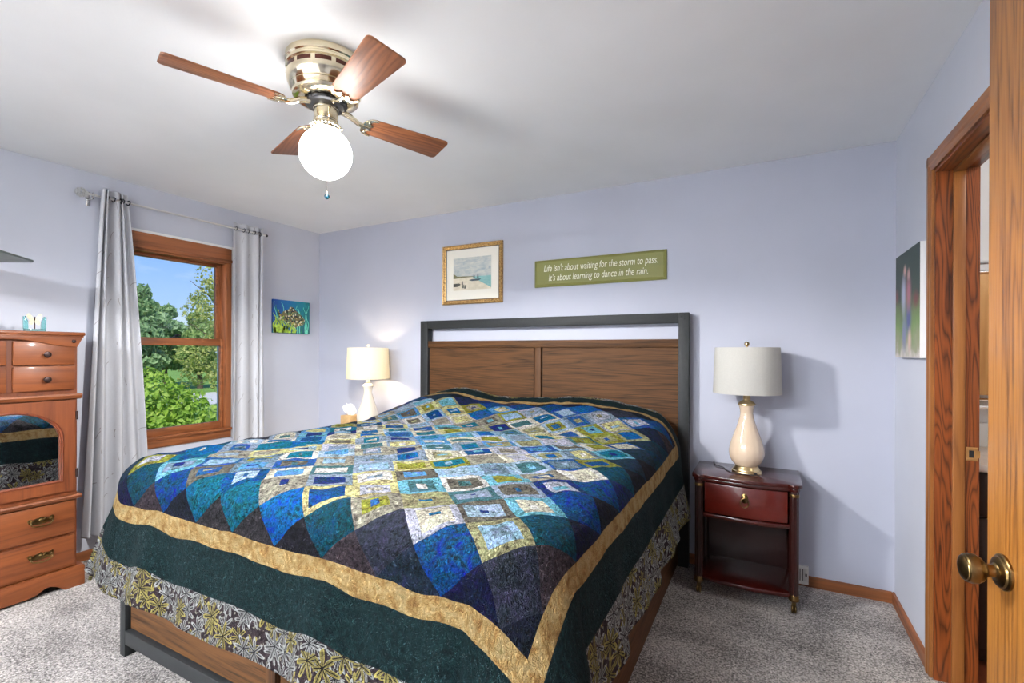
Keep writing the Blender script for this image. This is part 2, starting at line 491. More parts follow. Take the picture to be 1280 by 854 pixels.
b.box(XL, XL + 0.008, 1.527, 2.335, 2.125, 2.143); b.box(XL, XL + 0.008, 1.527, 1.545, 0.63, 2.125); b.box(XL, XL + 0.008, 2.317, 2.335, 0.63, 2.125)
part(b, 'outer_bead', M['white'], win, 0)
def sash(name, xc, y0, y1, z0, z1, st, top, bot):
    bb = MB(); t = 0.017
    bb.box(xc - t, xc + t, y0, y0 + st, z0, z1, 0.003); bb.box(xc - t, xc + t, y1 - st, y1, z0, z1, 0.003)
    bb.box(xc - t, xc + t, y0 + st, y1 - st, z1 - top, z1, 0.003); bb.box(xc - t, xc + t, y0 + st, y1 - st, z0, z0 + bot, 0.003)
    s = part(bb, name, M['trim_y'], win)
    part(MB().box(xc - 0.003, xc + 0.003, y0 + st - 0.004, y1 - st + 0.004, z0 + bot - 0.004, z1 - top + 0.004), 'pane', M['glass'], s, 0)
    return s
up = sash('upper_sash', XL - 0.085, 1.59, 2.275, 1.365, 2.0, 0.032, 0.024, 0.04)
lo = sash('lower_sash', XL - 0.042, 1.59, 2.275, 0.712, 1.41, 0.02, 0.055, 0.052)
b = MB(); b.box(XL - 0.055, XL - 0.03, 1.905, 1.965, 1.41, 1.418, 0.002); b.tube([(XL - 0.04, 1.93, 1.418), (XL - 0.04, 1.935, 1.43), (XL - 0.035, 1.965, 1.432)], 0.006)
part(b, 'sash_lock', M['dark_steel'], lo)
b = MB()
for yy in (1.5895, 2.259): b.box(XL - 0.068, XL - 0.06, yy, yy + 0.016, 1.41, 2.0)
part(b, 'jamb_liner', M['trim_z'], win, 0)

# ---- doorway into the bathroom
dw = bpy.data.objects.new('trim_1', None); COL.objects.link(dw); struct(dw)
xo = XR - 0.016
def casing_leg(y_in, y_out):
    s = 1 if y_out > y_in else -1
    return MB().prism([(XR, y_in), (xo + 0.006, y_in), (xo + 0.003, y_in + s * 0.008), (xo + 0.003, y_in + s * 0.02), (xo, y_in + s * 0.028), (xo, y_out - s * 0.004), (xo + 0.004, y_out), (XR, y_out)], 0.0, DZ1 + 0.06, 'Z')
part(casing_leg(DY1 - 0.003, DY1 + 0.047), 'casing', M['casing'], dw, 20)
part(casing_leg(DY0 + 0.003, DY0 - 0.06), 'casing', M['casing'], dw, 20)
z0 = DZ1 - 0.003
part(MB().prism([(XR, z0), (xo + 0.006, z0), (xo + 0.003, z0 + 0.008), (xo + 0.003, z0 + 0.02), (xo, z0 + 0.028), (xo, z0 + 0.059), (xo + 0.004, z0 + 0.063), (XR, z0 + 0.063)], DY0 - 0.06, DY1 + 0.047, 'Y'), 'head_casing', M['casing_y'], dw, 20)
jb = part(MB().box(XR - 0.001, XR + RWT + 0.001, DY1 - 0.014, DY1, 0, DZ1 - 0.014), 'jamb', M['jamb'], dw, 0)
part(MB().box(XR - 0.001, XR + RWT + 0.001, DY0, DY0 + 0.014, 0, DZ1 - 0.014), 'jamb', M['jamb'], dw, 0)
part(MB().box(XR - 0.001, XR + RWT + 0.001, DY0, DY1, DZ1 - 0.014, DZ1), 'head_jamb', M['jamb_y'], dw, 0)
sx0, sx1 = XR + 0.052, XR + 0.089
part(MB().box(sx0, sx1, DY1 - 0.026, DY1 - 0.014, 0, DZ1 - 0.026, 0.002), 'stop', M['casing'], dw)
part(MB().box(sx0, sx1, DY0 + 0.014, DY0 + 0.026, 0, DZ1 - 0.026, 0.002), 'stop', M['casing'], dw)
part(MB().box(sx0, sx1, DY0 + 0.014, DY1 - 0.014, DZ1 - 0.026, DZ1 - 0.014, 0.002), 'stop', M['casing_y'], dw)
b = MB()
yq = DY1 - 0.0155
b.box(XR + 0.094, XR + 0.13, yq, DY1 - 0.014, 0.895, 0.908, 0.0006); b.box(XR + 0.094, XR + 0.13, yq, DY1 - 0.014, 0.936, 0.949, 0.0006)
b.box(XR + 0.094, XR + 0.103, yq, DY1 - 0.014, 0.908, 0.936); b.box(XR + 0.118, XR + 0.136, yq, DY1 - 0.014, 0.908, 0.936)
part(b, 'strike_plate', pbr('copper_tinted_brass', (0.62, 0.33, 0.12), 0.35, 0.8, noise=0.1), jb)
part(MB().box(XR + 0.103, XR + 0.118, DY1 - 0.0145, DY1 - 0.0138, 0.908, 0.936), 'latch_hole', M['black_plastic'], jb)

# ---- bathroom beyond the doorway
BX0, BX1, BY0 = XR + RWT, 2.5, 1.2
struct(MB().box(BX0, BX1, YB - 0.02, YB, 0, H).build('wall_bathroom_back', M['white'], smooth=0))
struct(MB().box(BX1, BX1 + 0.1, BY0, YB, 0, H).build('wall_bathroom_side', M['white'], smooth=0))
struct(MB().box(BX0, BX1, BY0 - 0.1, BY0, 0, H).build('wall_bathroom_front', M['white'], smooth=0))
M['bath_floor'] = wood('bathroom_plank_floor', lin(120, 60, 36), lin(60, 26, 16), 1, 0.4)
struct(MB().box(BX0 - 0.06, BX1, BY0, YB - 0.02, 0, 0.008).build('floor_bathroom', M['bath_floor'], smooth=0))
M['espresso'] = wood('espresso_wood', lin(58, 38, 28), lin(26, 15, 11), 2, 0.4, rings=3)
vy = 2.66
van = thing('vanity_cabinet', 'dark espresso bathroom vanity cabinet seen through the doorway', 'cabinet', (1.2, 2.9, 0.008))
b = MB(); b.box(-0.445, 0.5, -0.2, 0.25, 0.06, 0.82); b.box(-0.44, 0.5, -0.16, 0.25, 0.0, 0.06); b.build('body', M['espresso'], van, 0)
for k in range(2):
    x0 = -0.44 + k * 0.47
    MB().box(x0, x0 + 0.46, -0.222, -0.2, 0.63, 0.81, 0.003).build('drawer', M['espresso'], van)
    MB().box(x0, x0 + 0.46, -0.222, -0.2, 0.08, 0.62, 0.003).build('door', M['espresso'], van)
ct = tag(MB().box(BX0 + 0.001, 1.72, vy - 0.02, YB - 0.021, 0.829, 0.862, 0.006).build('countertop', pbr('beige_countertop', lin(222, 206, 192), 0.3, noise=0.08)), 'pale countertop on the dark bathroom vanity', 'countertop')
bs = tag(MB().box(BX0 + 0.001, 1.72, YB - 0.035, YB - 0.021, 0.8625, 0.98, 0.003).build('backsplash', M['plastic_white']), 'white backsplash standing at the back of the bathroom vanity', 'backsplash')
M['honey_oak'] = wood('honey_oak', lin(226, 172, 108), lin(190, 124, 62), 2, 0.4, rings=9, pores=0.2)
wc = thing('wall_cabinet', 'honey oak bathroom cabinet hung between two chrome strips', 'cabinet', (1.2, YB - 0.021, 1.12))
MB().box(-0.42, 0.42, -0.1, 0, 0, 0.575, 0.003).build('body', M['honey_oak'], wc)
for x0 in (-0.42, 0.003): MB().box(x0, x0 + 0.417, -0.12, -0.1, 0.002, 0.573, 0.004).build('door', M['honey_oak'], wc)
lb = thing('vanity_light', 'chrome light strip above the oak bathroom cabinet', 'light', (1.2, YB - 0.021, 1.70))
b = MB(); b.box(-0.42, 0.42, -0.05, 0, 0, 0.07, 0.006); b.tube([(-0.42, -0.06, 0.01), (0.42, -0.06, 0.01)], 0.008); b.tube([(-0.42, -0.06, 0.06), (0.42, -0.06, 0.06)], 0.008)
b.build('chrome_bar', M['chrome'], lb)
ts = thing('towel_bar', 'chrome towel bar under the oak bathroom cabinet', 'towel bar', (1.2, YB - 0.021, 1.03))
b = MB(); b.tube([(-0.42, -0.05, 0.03), (0.42, -0.05, 0.03)], 0.012); b.tube([(-0.42, -0.05, 0.065), (0.42, -0.05, 0.065)], 0.008)
b.build('bars', M['chrome'], ts)
MB().box(-0.42, -0.40, -0.05, 0, 0.01, 0.08, 0.003).build('bracket', M['chrome'], ts); MB().box(0.40, 0.42, -0.05, 0, 0.01, 0.08, 0.003).build('bracket', M['chrome'], ts)
bl = thing('bathroom_fill_light', 'unseen white dome light added on the bathroom ceiling', 'light', (1.35, 2.1, H))  # hidden lamp added to brighten the bathroom
m, nt, bb_ = new_mat('fill_dome'); nt.put(bb_.inputs['Emission Color'], (1, 0.96, 0.9)); bb_.inputs['Emission Strength'].default_value = BATH_FILL_WATTS; M['dome'] = m
MB().lathe([(0.15, 0), (0.15, -0.02), (0.13, -0.05), (0.08, -0.075), (0.0, -0.085)], 32).build('dome', M['dome'], bl)

# ---- open oak door by the camera
ang = math.radians(6)
dr = bpy.data.objects.new('door_1', None); COL.objects.link(dr); struct(dr)
dr.location = (0.39, 1.278, 0.012)
# local +Y runs from the free edge back to the hinges, local -X faces the room
dr.rotation_euler = (0, 0, PI + ang)
# after the half turn local +X faces the room
MB().box(-0.035, 0.0, 0.0, 0.762, 0.0, 2.03, 0.0015).build('leaf', M['door'], dr)
kz = 0.895
Rk = Matrix.Translation((0.0, 0.058, kz)) @ Matrix.Rotation(PI / 2, 4, 'Y')
MB().lathe([(0.0, 0.0), (0.033, 0.0), (0.033, 0.004), (0.0305, 0.006), (0.029, 0.0065), (0.0275, 0.0095), (0.024, 0.0115), (0.016, 0.013), (0.012, 0.016)], 40, Rk).build('rose', M['antique_brass'], dr, 25)
MB().lathe([(0.012, 0.012), (0.0115, 0.02), (0.0125, 0.027), (0.016, 0.0295), (0.022, 0.034), (0.0268, 0.042), (0.0275, 0.05), (0.0255, 0.057), (0.0235, 0.0585), (0.0225, 0.0605), (0.0195, 0.062), (0.012, 0.0645), (0.0, 0.0655)], 40, Rk).build('knob', M['antique_brass'], dr, 25)
MB().box(-0.03, -0.005, -0.001, 0.001, kz - 0.028, kz + 0.028).build('latch_plate', M['satin_brass'], dr)
struct(MB().box(0.485, XR, 0.36, 0.5, 0, H).build('wall_entry', M['wall'], smooth=0))

# ------------------------------------------------------------------ bed
bed = thing('bed', 'king bed with rustic brown wood panels in a charcoal metal frame', 'bed', (0, 0, 0))
HY0, HY1 = 3.085, 3.145
b = MB(); b.box(-2.478, -2.405, HY0, HY1, 0.0, 1.565, 0.003)
for sx, sz in ((-2.452, 1.538), (-2.43, 1.552)): b.sphere((sx, HY0 - 0.0005, sz), 0.006, 2, (1, 0.5, 1))
b.build('headboard_post', M['black_metal'], bed)
b = MB(); b.box(-0.474, -0.412, HY0, HY1, 0.0, 1.565, 0.003)
for sx, sz in ((-0.458, 1.538), (-0.44, 1.552), (-0.44, 1.526)): b.sphere((sx, HY0 - 0.0005, sz), 0.006, 2, (1, 0.5, 1))
b.build('headboard_post', M['black_metal'], bed)
MB().box(-2.405, -0.474, HY0, HY1, 1.502, 1.565, 0.003).build('headboard_top_bar', M['black_metal'], bed)
MB().box(-2.405, -0.474, HY0 + 0.006, HY1 - 0.004, 1.35, 1.402, 0.003).build('headboard_cap_rail', M['bed_x'], bed)
MB().box(-1.456, -1.408, HY0 + 0.008, HY1 - 0.006, 0.42, 1.35, 0.003).build('headboard_stile', M['bed_z'], bed)
MB().box(-2.398, -1.466, HY0 + 0.02, HY1 - 0.01, 0.42, 1.35).build('headboard_panel', M['bed_x'], bed, 0)
MB().box(-1.398, -0.474, HY0 + 0.02, HY1 - 0.01, 0.42, 1.35).build('headboard_panel', M['bed_x'], bed, 0)
MB().box(-2.405, -0.474, HY0 + 0.02, HY1 - 0.012, 0.3, 0.42).build('headboard_low_rail', M['black_metal'], bed)
FY0, FY1 = 1.035, 1.08
for x0, x1 in ((-2.462, -2.42), (-0.512, -0.47)):
    b = MB(); b.box(x0, x1, FY0, FY1, 0.0, 0.445, 0.003); b.build('foot_post', M['black_metal'], bed)
MB().box(-2.42, -0.512, FY0, FY1, 0.055, 0.115, 0.003).build('foot_bottom_bar', M['black_metal'], bed)
MB().box(-2.42, -0.512, FY0, FY1, 0.405, 0.445, 0.003).build('foot_top_bar', M['black_metal'], bed)
MB().box(-1.49, -1.44, FY0 + 0.005, FY1, 0.115, 0.405, 0.003).build('foot_stile', M['bed_z'], bed)
MB().box(-2.413, -1.498, FY0 + 0.02, FY1 - 0.004, 0.12, 0.405).build('foot_panel', M['bed_x'], bed, 0)
MB().box(-1.432, -0.52, FY0 + 0.02, FY1 - 0.004, 0.12, 0.405).build('foot_panel', M['bed_x'], bed, 0)
for x0, x1 in ((-2.462, -2.43), (-0.5, -0.47)):
    MB().box(x0, x1, FY1, HY0, 0.018, 0.43, 0.003).build('side_rail', M['bed_y'], bed)
MB().box(-2.43, -0.5, FY1, HY0 - 0.01, 0.3, 0.36).build('slat_deck', M['bed_x'], bed, 0)
mt = tag(MB().box(-2.425, -0.505, 1.09, 3.03, 0.365, 0.79, 0.07, 4).build('mattress', M['mattress']), 'white mattress lying on the bed frame beneath the patchwork quilt', 'mattress')

# ------------------------------------------------------------------ quilt
D = 0.2115; NB = 10; S = D * NB
UL, VF = -2.505, 0.865
MARG = 0.390
def quilt_mat():
    m, nt, b = new_mat('batik_patchwork')
    at = nt.node('ShaderNodeAttribute'); at.attribute_name = 'flat'
    fl = at.outputs['Vector']
    x, y, _ = nt.sep(fl)
    wob = nt.noise(fl, 6.0, 2, color=True)
    w = nt.sep(wob)
    xx = nt.m('ADD', x, nt.m('MULTIPLY', nt.m('SUBTRACT', w[0], 0.5), 0.012))
    yy = nt.m('ADD', y, nt.m('MULTIPLY', nt.m('SUBTRACT', w[1], 0.5), 0.012))
    a, c = nt.m('DIVIDE', xx, D), nt.m('DIVIDE', yy, D)
    P, Q = nt.m('ADD', a, c), nt.m('SUBTRACT', a, c)
    Pc, Qc = nt.m('ROUND', P), nt.m('ROUND', Q)
    lx, ly = nt.m('SUBTRACT', P, Pc), nt.m('SUBTRACT', Q, Qc)
    ac = nt.m('MULTIPLY', nt.m('ADD', Pc, Qc), 0.5); cc = nt.m('MULTIPLY', nt.m('SUBTRACT', Pc, Qc), 0.5)
    e = nt.m('MINIMUM', nt.m('MINIMUM', ac, nt.m('SUBTRACT', float(NB), ac)), nt.m('MINIMUM', cc, nt.m('SUBTRACT', float(NB), cc)))
    def rnd(o):
        n = nt.node('ShaderNodeTexWhiteNoise', noise_dimensions='3D')
        nt.put(n.inputs['Vector'], nt.comb(nt.m('ADD', Pc, o * 3.7 + 40), nt.m('ADD', Qc, o * 1.3 + 60), o * 1.0))
        return nt.sep(n.outputs['Color'])
    r1, r2, r3, r4 = rnd(1), rnd(2), rnd(3), rnd(4)
    LIGHT = [lin(196, 192, 176), lin(150, 178, 200), lin(176, 178, 192), lin(190, 184, 140), lin(104, 150, 190), lin(138, 152, 168), lin(206, 204, 200), lin(146, 142, 130), lin(120, 172, 190), lin(160, 180, 198)]
    MID = [lin(24, 108, 132), lin(40, 80, 126), lin(138, 138, 70), lin(62, 96, 144), lin(98, 94, 86), lin(16, 96, 150), lin(116, 134, 150), lin(42, 58, 108), lin(74, 110, 116), lin(150, 148, 116)]
    DARK = [lin(34, 44, 74), lin(20, 92, 156), lin(52, 78, 112), lin(14, 68, 86), lin(48, 52, 66), lin(20, 94, 118), lin(44, 62, 94), lin(30, 50, 66), lin(36, 74, 122), lin(28, 40, 60)]
    TRI = [lin(20, 26, 38), lin(28, 34, 62), lin(48, 46, 50), lin(10, 54, 76), lin(16, 44, 50), lin(34, 50, 88), lin(58, 50, 56), lin(18, 24, 52), lin(24, 24, 32), lin(32, 44, 58)]
    def pal(f, cols):
        n = len(cols)
        return nt.ramp(f, [(i / n, cc_) for i, cc_ in enumerate(cols)], 'CONSTANT')
    center = nt.m('DIVIDE', e, NB / 2.0)
    # how light a framed block's outer cloth is: the pale cloths gather toward the middle of the quilt
    pl = nt.m('GREATER_THAN', nt.m('ADD', nt.m('MULTIPLY', center, 0.75), r4[0]), 0.62)
    outer = nt.mix(pl, pal(r1[0], MID), pal(r1[1], LIGHT))
    inner = nt.mix(nt.m('GREATER_THAN', nt.m('ADD', r4[1], nt.m('MULTIPLY', pl, 0.25)), 0.62), pal(r2[0], LIGHT), pal(r2[1], MID))
    core = nt.mix(nt.m('GREATER_THAN', r4[2], 0.5), pal(r3[0], LIGHT), pal(r3[1], MID))
    def rect(cx, cy, hx, hy):
        dx = nt.m('ABSOLUTE', nt.m('SUBTRACT', lx, cx)); dy = nt.m('ABSOLUTE', nt.m('SUBTRACT', ly, cy))
        return nt.m('MULTIPLY', nt.m('LESS_THAN', dx, hx), nt.m('LESS_THAN', dy, hy))
    cx = nt.m('MULTIPLY', nt.m('SUBTRACT', r2[2], 0.5), 0.06); cy = nt.m('MULTIPLY', nt.m('SUBTRACT', r3[2], 0.5), 0.06)
    m1 = rect(cx, cy, nt.m('ADD', 0.25, nt.m('MULTIPLY', r1[2], 0.15)), nt.m('ADD', 0.25, nt.m('MULTIPLY', r2[2], 0.15)))
    m2 = rect(cx, cy, nt.m('ADD', 0.04, nt.m('MULTIPLY', r3[2], 0.14)), nt.m('ADD', 0.04, nt.m('MULTIPLY', r1[1], 0.14)))
    m2 = nt.m('MULTIPLY', m2, nt.m('GREATER_THAN', r3[1], 0.3))
    blk = nt.mix(m2, nt.mix(m1, outer, inner), core)
    plain = nt.m('LESS_THAN', e, 0.75)
    tri = nt.m('LESS_THAN', e, 0.25)
    col = nt.mix(tri, nt.mix(plain, blk, pal(r1[0], DARK)), pal(r2[0], TRI))
    # batik mottling
    mo = nt.noise(fl, 95, 4, 0.7, 0.8)
    mo2 = nt.noise(fl, 22, 3, 0.6, 1.2)
    mf = nt.m('ADD', nt.m('MULTIPLY', nt.m('SUBTRACT', mo, 0.5), 4.6), nt.m('MULTIPLY', nt.m('SUBTRACT', mo2, 0.5), 2.6))
    mul = nt.m('MINIMUM', nt.m('MAXIMUM', nt.m('ADD', 0.95, mf), 0.18), 2.4)
    hue = nt.node('ShaderNodeHueSaturation')
    nt.put(hue.inputs['Hue'], nt.m('ADD', 0.5, nt.m('MULTIPLY', nt.m('SUBTRACT', mo2, 0.5), 0.22)))
    hue.inputs['Saturation'].default_value = 1.15
    nt.put(hue.inputs['Color'], col)
    vm = nt.node('ShaderNodeVectorMath', operation='SCALE')
    nt.put(vm.inputs[0], hue.outputs[0]); nt.put(vm.inputs['Scale'], mul)
    patch = vm.outputs[0]
    # borders
    t = nt.m('MAXIMUM', nt.m('MAXIMUM', nt.m('MULTIPLY', x, -1.0), nt.m('SUBTRACT', x, S)), nt.m('MAXIMUM', nt.m('MULTIPLY', y, -1.0), nt.m('SUBTRACT', y, S)))
    gn = nt.noise(fl, 26, 5, 0.65, 0.5)
    gold = nt.ramp(gn, [(0.2, lin(92, 70, 40)), (0.38, lin(130, 98, 56)), (0.5, lin(152, 126, 80)), (0.62, lin(162, 140, 98)), (0.75, lin(112, 102, 58))])
    gr = nt.ramp(nt.noise(fl, 60, 4, 0.7, 0.8), [(0.25, lin(3, 14, 18)), (0.5, lin(8, 30, 33)), (0.75, lin(24, 52, 52))])
    # leaf print: two overlapping scatters of seven-bladed leaves
    bgn = nt.noise(fl, 45, 3, 0.7)
    spot = nt.m('GREATER_THAN', nt.noise(fl, 75, 2, 0.5), 0.60)
    lp = nt.mix(spot, nt.ramp(bgn, [(0.3, lin(26, 22, 27)), (0.7, lin(64, 52, 56))]), lin(120, 118, 108))
    for off, sc_, rad in ((3.3, 15.0, 0.031), (0.0, 12.5, 0.039)):
        flo = nt.mapping(fl, (1, 1, 1), (off, off * 0.7, 0))
        v = nt.node('ShaderNodeTexVoronoi'); v.inputs['Scale'].default_value = sc_; v.inputs['Randomness'].default_value = 0.7
        v.voronoi_dimensions = '2D'
        nt.put(v.inputs['Vector'], flo)
        d = nt.node('ShaderNodeVectorMath', operation='SUBTRACT'); nt.put(d.inputs[0], flo); nt.put(d.inputs[1], v.outputs['Position'])
        dx, dy, _ = nt.sep(d.outputs[0]); rc = nt.sep(v.outputs['Color'])
        r = nt.m('SQRT', nt.m('ADD', nt.m('MULTIPLY', dx, dx), nt.m('MULTIPLY', dy, dy)))
        th = nt.m('ADD', nt.m('MULTIPLY', nt.m('ARCTAN2', dy, dx), 3.5), nt.m('MULTIPLY', rc[0], 6.28))
        cs = nt.m('ABSOLUTE', nt.m('COSINE', th)); sn = nt.m('ABSOLUTE', nt.m('SINE', th))
        R = nt.m('MULTIPLY', nt.m('ADD', 0.14, nt.m('MULTIPLY', nt.m('POWER', cs, 1.7), 0.9)), nt.m('ADD', rad, nt.m('MULTIPLY', rc[1], 0.012)))
        leaf = nt.m('LESS_THAN', r, R)
        edge = nt.m('GREATER_THAN', r, nt.m('SUBTRACT', nt.m('MULTIPLY', R, 0.86), 0.003))
        rib = nt.m('LESS_THAN', nt.m('MULTIPLY', sn, r), 0.0042)
        tint = nt.mix(nt.m('GREATER_THAN', rc[2], 0.6), lin(150, 152, 150), lin(146, 136, 76))
        fill = nt.mix(0.45, tint, lin(50, 46, 50))
        lc = nt.mix(edge, nt.mix(rib, fill, lin(22, 20, 24)), tint)
        lp = nt.mix(leaf, lp, lc)
    gma = nt.node('ShaderNodeGamma'); nt.put(gma.inputs[0], patch); gma.inputs[1].default_value = 1.0
    out = nt.mix(nt.m('GREATER_THAN', t, 0.0), gma.outputs[0], gold)
    out = nt.mix(nt.m('GREATER_THAN', t, 0.062), out, gr)
    out = nt.mix(nt.m('GREATER_THAN', t, 0.215), out, lp)
    nt.put(b.inputs['Base Color'], out)
    b.inputs['Roughness'].default_value = 0.8
    b.inputs['Specular IOR Level'].default_value = 0.12
    # quilting: stippled stitch lines pull the cloth down between small puffs
    st = nt.noise(nt.mapping(fl, (1, 1, 1), rot=(0, 0, 0.785)), 55, 2, 0.5, 1.2)
    puff = nt.m('PINGPONG', nt.m('MULTIPLY', st, 5.0), 0.5)
    inside = nt.m('LESS_THAN', t, 0.0)
    amp = nt.m('ADD', 0.35, nt.m('MULTIPLY', inside, 0.65))
    seam = nt.m('MINIMUM', nt.m('SUBTRACT', 0.5, nt.m('ABSOLUTE', lx)), nt.m('SUBTRACT', 0.5, nt.m('ABSOLUTE', ly)))
    seam = nt.m('MULTIPLY', nt.m('MINIMUM', nt.m('MULTIPLY', seam, 12.0), 1.0), inside)
    hgt = nt.m('ADD', nt.m('MULTIPLY', puff, amp), nt.m('MULTIPLY', seam, 0.4))
    nt.put(b.inputs['Normal'], nt.bump(hgt, 1.0, 0.03))
    return m
M['quilt'] = quilt_mat()

def value_noise(x, y, seed):
    r = np.random.default_rng(seed); g = r.random((64, 64))
    xi = np.floor(x).astype(int); yi = np.floor(y).astype(int)
    fx = x - xi; fy = y - yi
    fx = fx * fx * (3 - 2 * fx); fy = fy * fy * (3 - 2 * fy)
    G = lambda i, j: g[i % 64, j % 64]
    return (G(xi, yi) * (1 - fx) + G(xi + 1, yi) * fx) * (1 - fy) + (G(xi, yi + 1) * (1 - fx) + G(xi + 1, yi + 1) * fx) * fy - 0.5

def build_quilt():
    step = 0.0135
    us = np.arange(-MARG, S + MARG + 1e-6, (S + 2 * MARG) / round((S + 2 * MARG) / step))
    nu = len(us)
    MF = 0.342                    # the foot hem is shorter than the side hems
    vs = np.linspace(-MF, S + MARG, nu)
    Ug, Vg = np.meshgrid(us, vs, indexing='ij')
    hemw = np.clip((np.maximum.reduce([-Ug, Ug - S, -Vg, Vg - S])) / MARG, 0, 1)
    u = UL + Ug; v = VF + Vg
    # the quilt lies a touch askew: the right border creeps over the edge toward the head
    u = u - 0.02 * np.clip(Vg / S, 0, 1)
    # cloth taken up by the pillows
    v = np.where(v > 2.35, 2.35 + (v - 2.35) * 0.68, v)
    x0, x1, y0, y1 = -2.485, -0.43, 0.968, 3.072
    rho, r = 0.20, 0.12
    nx = np.clip(u, x0 + rho, x1 - rho); ny = np.clip(v, y0 + rho, y1 - rho)
    dx, dy = u - nx, v - ny
    d = np.hypot(dx, dy); phi = np.arctan2(dy, dx)
    dirx = np.where(d > 1e-9, dx / np.maximum(d, 1e-9), 0); diry = np.where(d > 1e-9, dy / np.maximum(d, 1e-9), 0)
    k = np.abs(np.sin(2 * phi)) * (np.abs(dx) > 1e-9) * (np.abs(dy) > 1e-9)
    d = np.where((dx < 0) & (dy < 0), d / (1 + 0.36 * k ** 1.5), d)
    s0 = rho - r
    th = np.clip((d - s0) / r, 0, PI / 2)
    hor = np.where(d < s0, d, s0 + r * np.sin(th))
    fall = np.maximum(0, d - s0 - r * PI / 2)
    drop = np.where(d < s0, 0, r * (1 - np.cos(th)))
    left = (dx < 0)
    head = (dy > 0)
    slope = 0.07 + np.where(head, 0.0, np.where(left, 0.20 * k, 0.44 * k ** 0.9))
    hor = hor + fall * slope
    drop = drop + fall * np.sqrt(1 - slope ** 2)
    # hanging folds along the sides
    arc = np.where(np.abs(dx) > np.abs(dy), ny + np.where(dx > 0, 0, 7), nx + np.where(dy > 0, 3, 12))
    arc = arc + 0.16 * phi
    fw = np.clip(fall / 0.45, 0, 1)
    wav = np.sin(arc * 2 * PI / 0.46 + 1.1) * 0.55 + np.sin(arc * 2 * PI / 0.27 + 0.4 + value_noise(arc * 1.7, arc * 0 + 3, 5) * 4) * 0.45
    hor = hor + (0.5 + 0.5 * wav) * 0.07 * fw ** 1.2
    drop = drop - wav * 0.024 * np.clip(fall / 0.2, 0, 1)
    X = nx + dirx * hor; Y = ny + diry * hor
    on = 1 - np.clip(drop / 0.35, 0, 1)
    top = 0.855 + 0.012 * np.cos((X + 1.44) / 1.0 * PI / 2)
    Z = top - drop
    # pillows under the head end
    hx = np.clip(1 - (np.abs(X + 1.46) / 1.05) ** 7, 0, 1) * 0.130 + 0.050 * np.exp(-((X + 1.99) / 0.24) ** 2) + 0.022 * np.exp(-((X + 0.95) / 0.28) ** 2)
    tt = np.clip((Y - 2.36) / 0.34, 0, 1); tt = 0.70 * tt * tt * (3 - 2 * tt) + 0.36 * np.clip((Y - 2.62) / 0.33, 0, 1)
    Z = Z + hx * tt * np.clip(1 - drop / 0.25, 0, 1)
    # soft rumples
    n1 = value_noise(u * 9, v * 9, 1) * 0.016 + value_noise(u * 21, v * 21, 2) * 0.009
    Z = Z + n1 * on
    hor_n = value_noise(arc * 6, Z * 5, 3) * 0.018 * fw
    X = X + dirx * hor_n; Y = Y + diry * hor_n
    Y = np.minimum(Y, 3.078)
    V = np.stack([X.ravel(), Y.ravel(), Z.ravel()], 1)
    idx = np.arange(nu * nu).reshape(nu, nu)
    F = np.stack([idx[:-1, :-1].ravel(), idx[1:, :-1].ravel(), idx[1:, 1:].ravel(), idx[:-1, 1:].ravel()], 1)
    o = mesh_np('quilt', V, F, M['quilt'], None, 0)
    me = o.data
    me.polygons.foreach_set('use_smooth', np.ones(len(me.polygons), dtype=bool))
    at = me.attributes.new('flat', 'FLOAT_VECTOR', 'POINT')
    at.data.foreach_set('vector', np.stack([Ug.ravel(), Vg.ravel(), 0 * Ug.ravel()], 1).astype(np.float32).ravel())
    md = o.modifiers.new('thickness', 'SOLIDIFY'); md.thickness = 0.012; md.offset = -1
    return o
qo = build_quilt()
tag(qo, 'blue and teal patchwork quilt with gold, green and leaf-print borders on the bed', 'quilt')

# ------------------------------------------------------------------ ceiling fan
fan = thing('ceiling_fan', 'brass ceiling fan with four walnut blades and a lit white globe', 'ceiling fan', (-1.51, 1.30, H))
b = MB()
b.lathe([(0.10, 0), (0.138, 0), (0.1455, -0.006), (0.146, -0.028), (0.141, -0.032), (0.141, -0.036), (0.144, -0.039), (0.144, -0.047), (0.137, -0.051), (0.137, -0.070), (0.1435, -0.074), (0.1425, -0.082), (0.139, -0.098), (0.131, -0.114), (0.128, -0.117), (0.130, -0.121), (0.125, -0.128), (0.118, -0.135), (0.122, -0.139), (0.120, -0.148), (0.112, -0.154), (0.098, -0.158), (0.072, -0.160), (0.0, -0.160)], 64)
b.build('motor_housing', M['brass'], fan, 25)
b = MB()
for k in range(12):
    a0, a1 = 2 * PI * k / 12 + 0.07, 2 * PI * (k + 1) / 12 - 0.07
    for i in range(6):
        t0 = a0 + (a1 - a0) * i / 6; t1 = a0 + (a1 - a0) * (i + 1) / 6
        am = (t0 + t1) / 2
        b.box(0.1355, 0.1378, -0.0062, 0.0062, -0.068, -0.053, 0, mat=Matrix.Rotation(am, 4, 'Z'))
b.build('vent_slots', pbr('dark_red_metal', lin(70, 34, 24), 0.4, 0.7), fan, 0)
b = MB()
b.lathe([(0.0, -0.156), (0.070, -0.158), (0.076, -0.163), (0.076, -0.172), (0.068, -0.177), (0.05, -0.179), (0.0, -0.179)], 48)
for k in range(16): b.box(0.070, 0.079, -0.008, 0.008, -0.171, -0.162, 0.002, mat=Matrix.Rotation(2 * PI * k / 16, 4, 'Z'))
b.build('flywheel', M['dark_steel'], fan, 25)
b = MB()
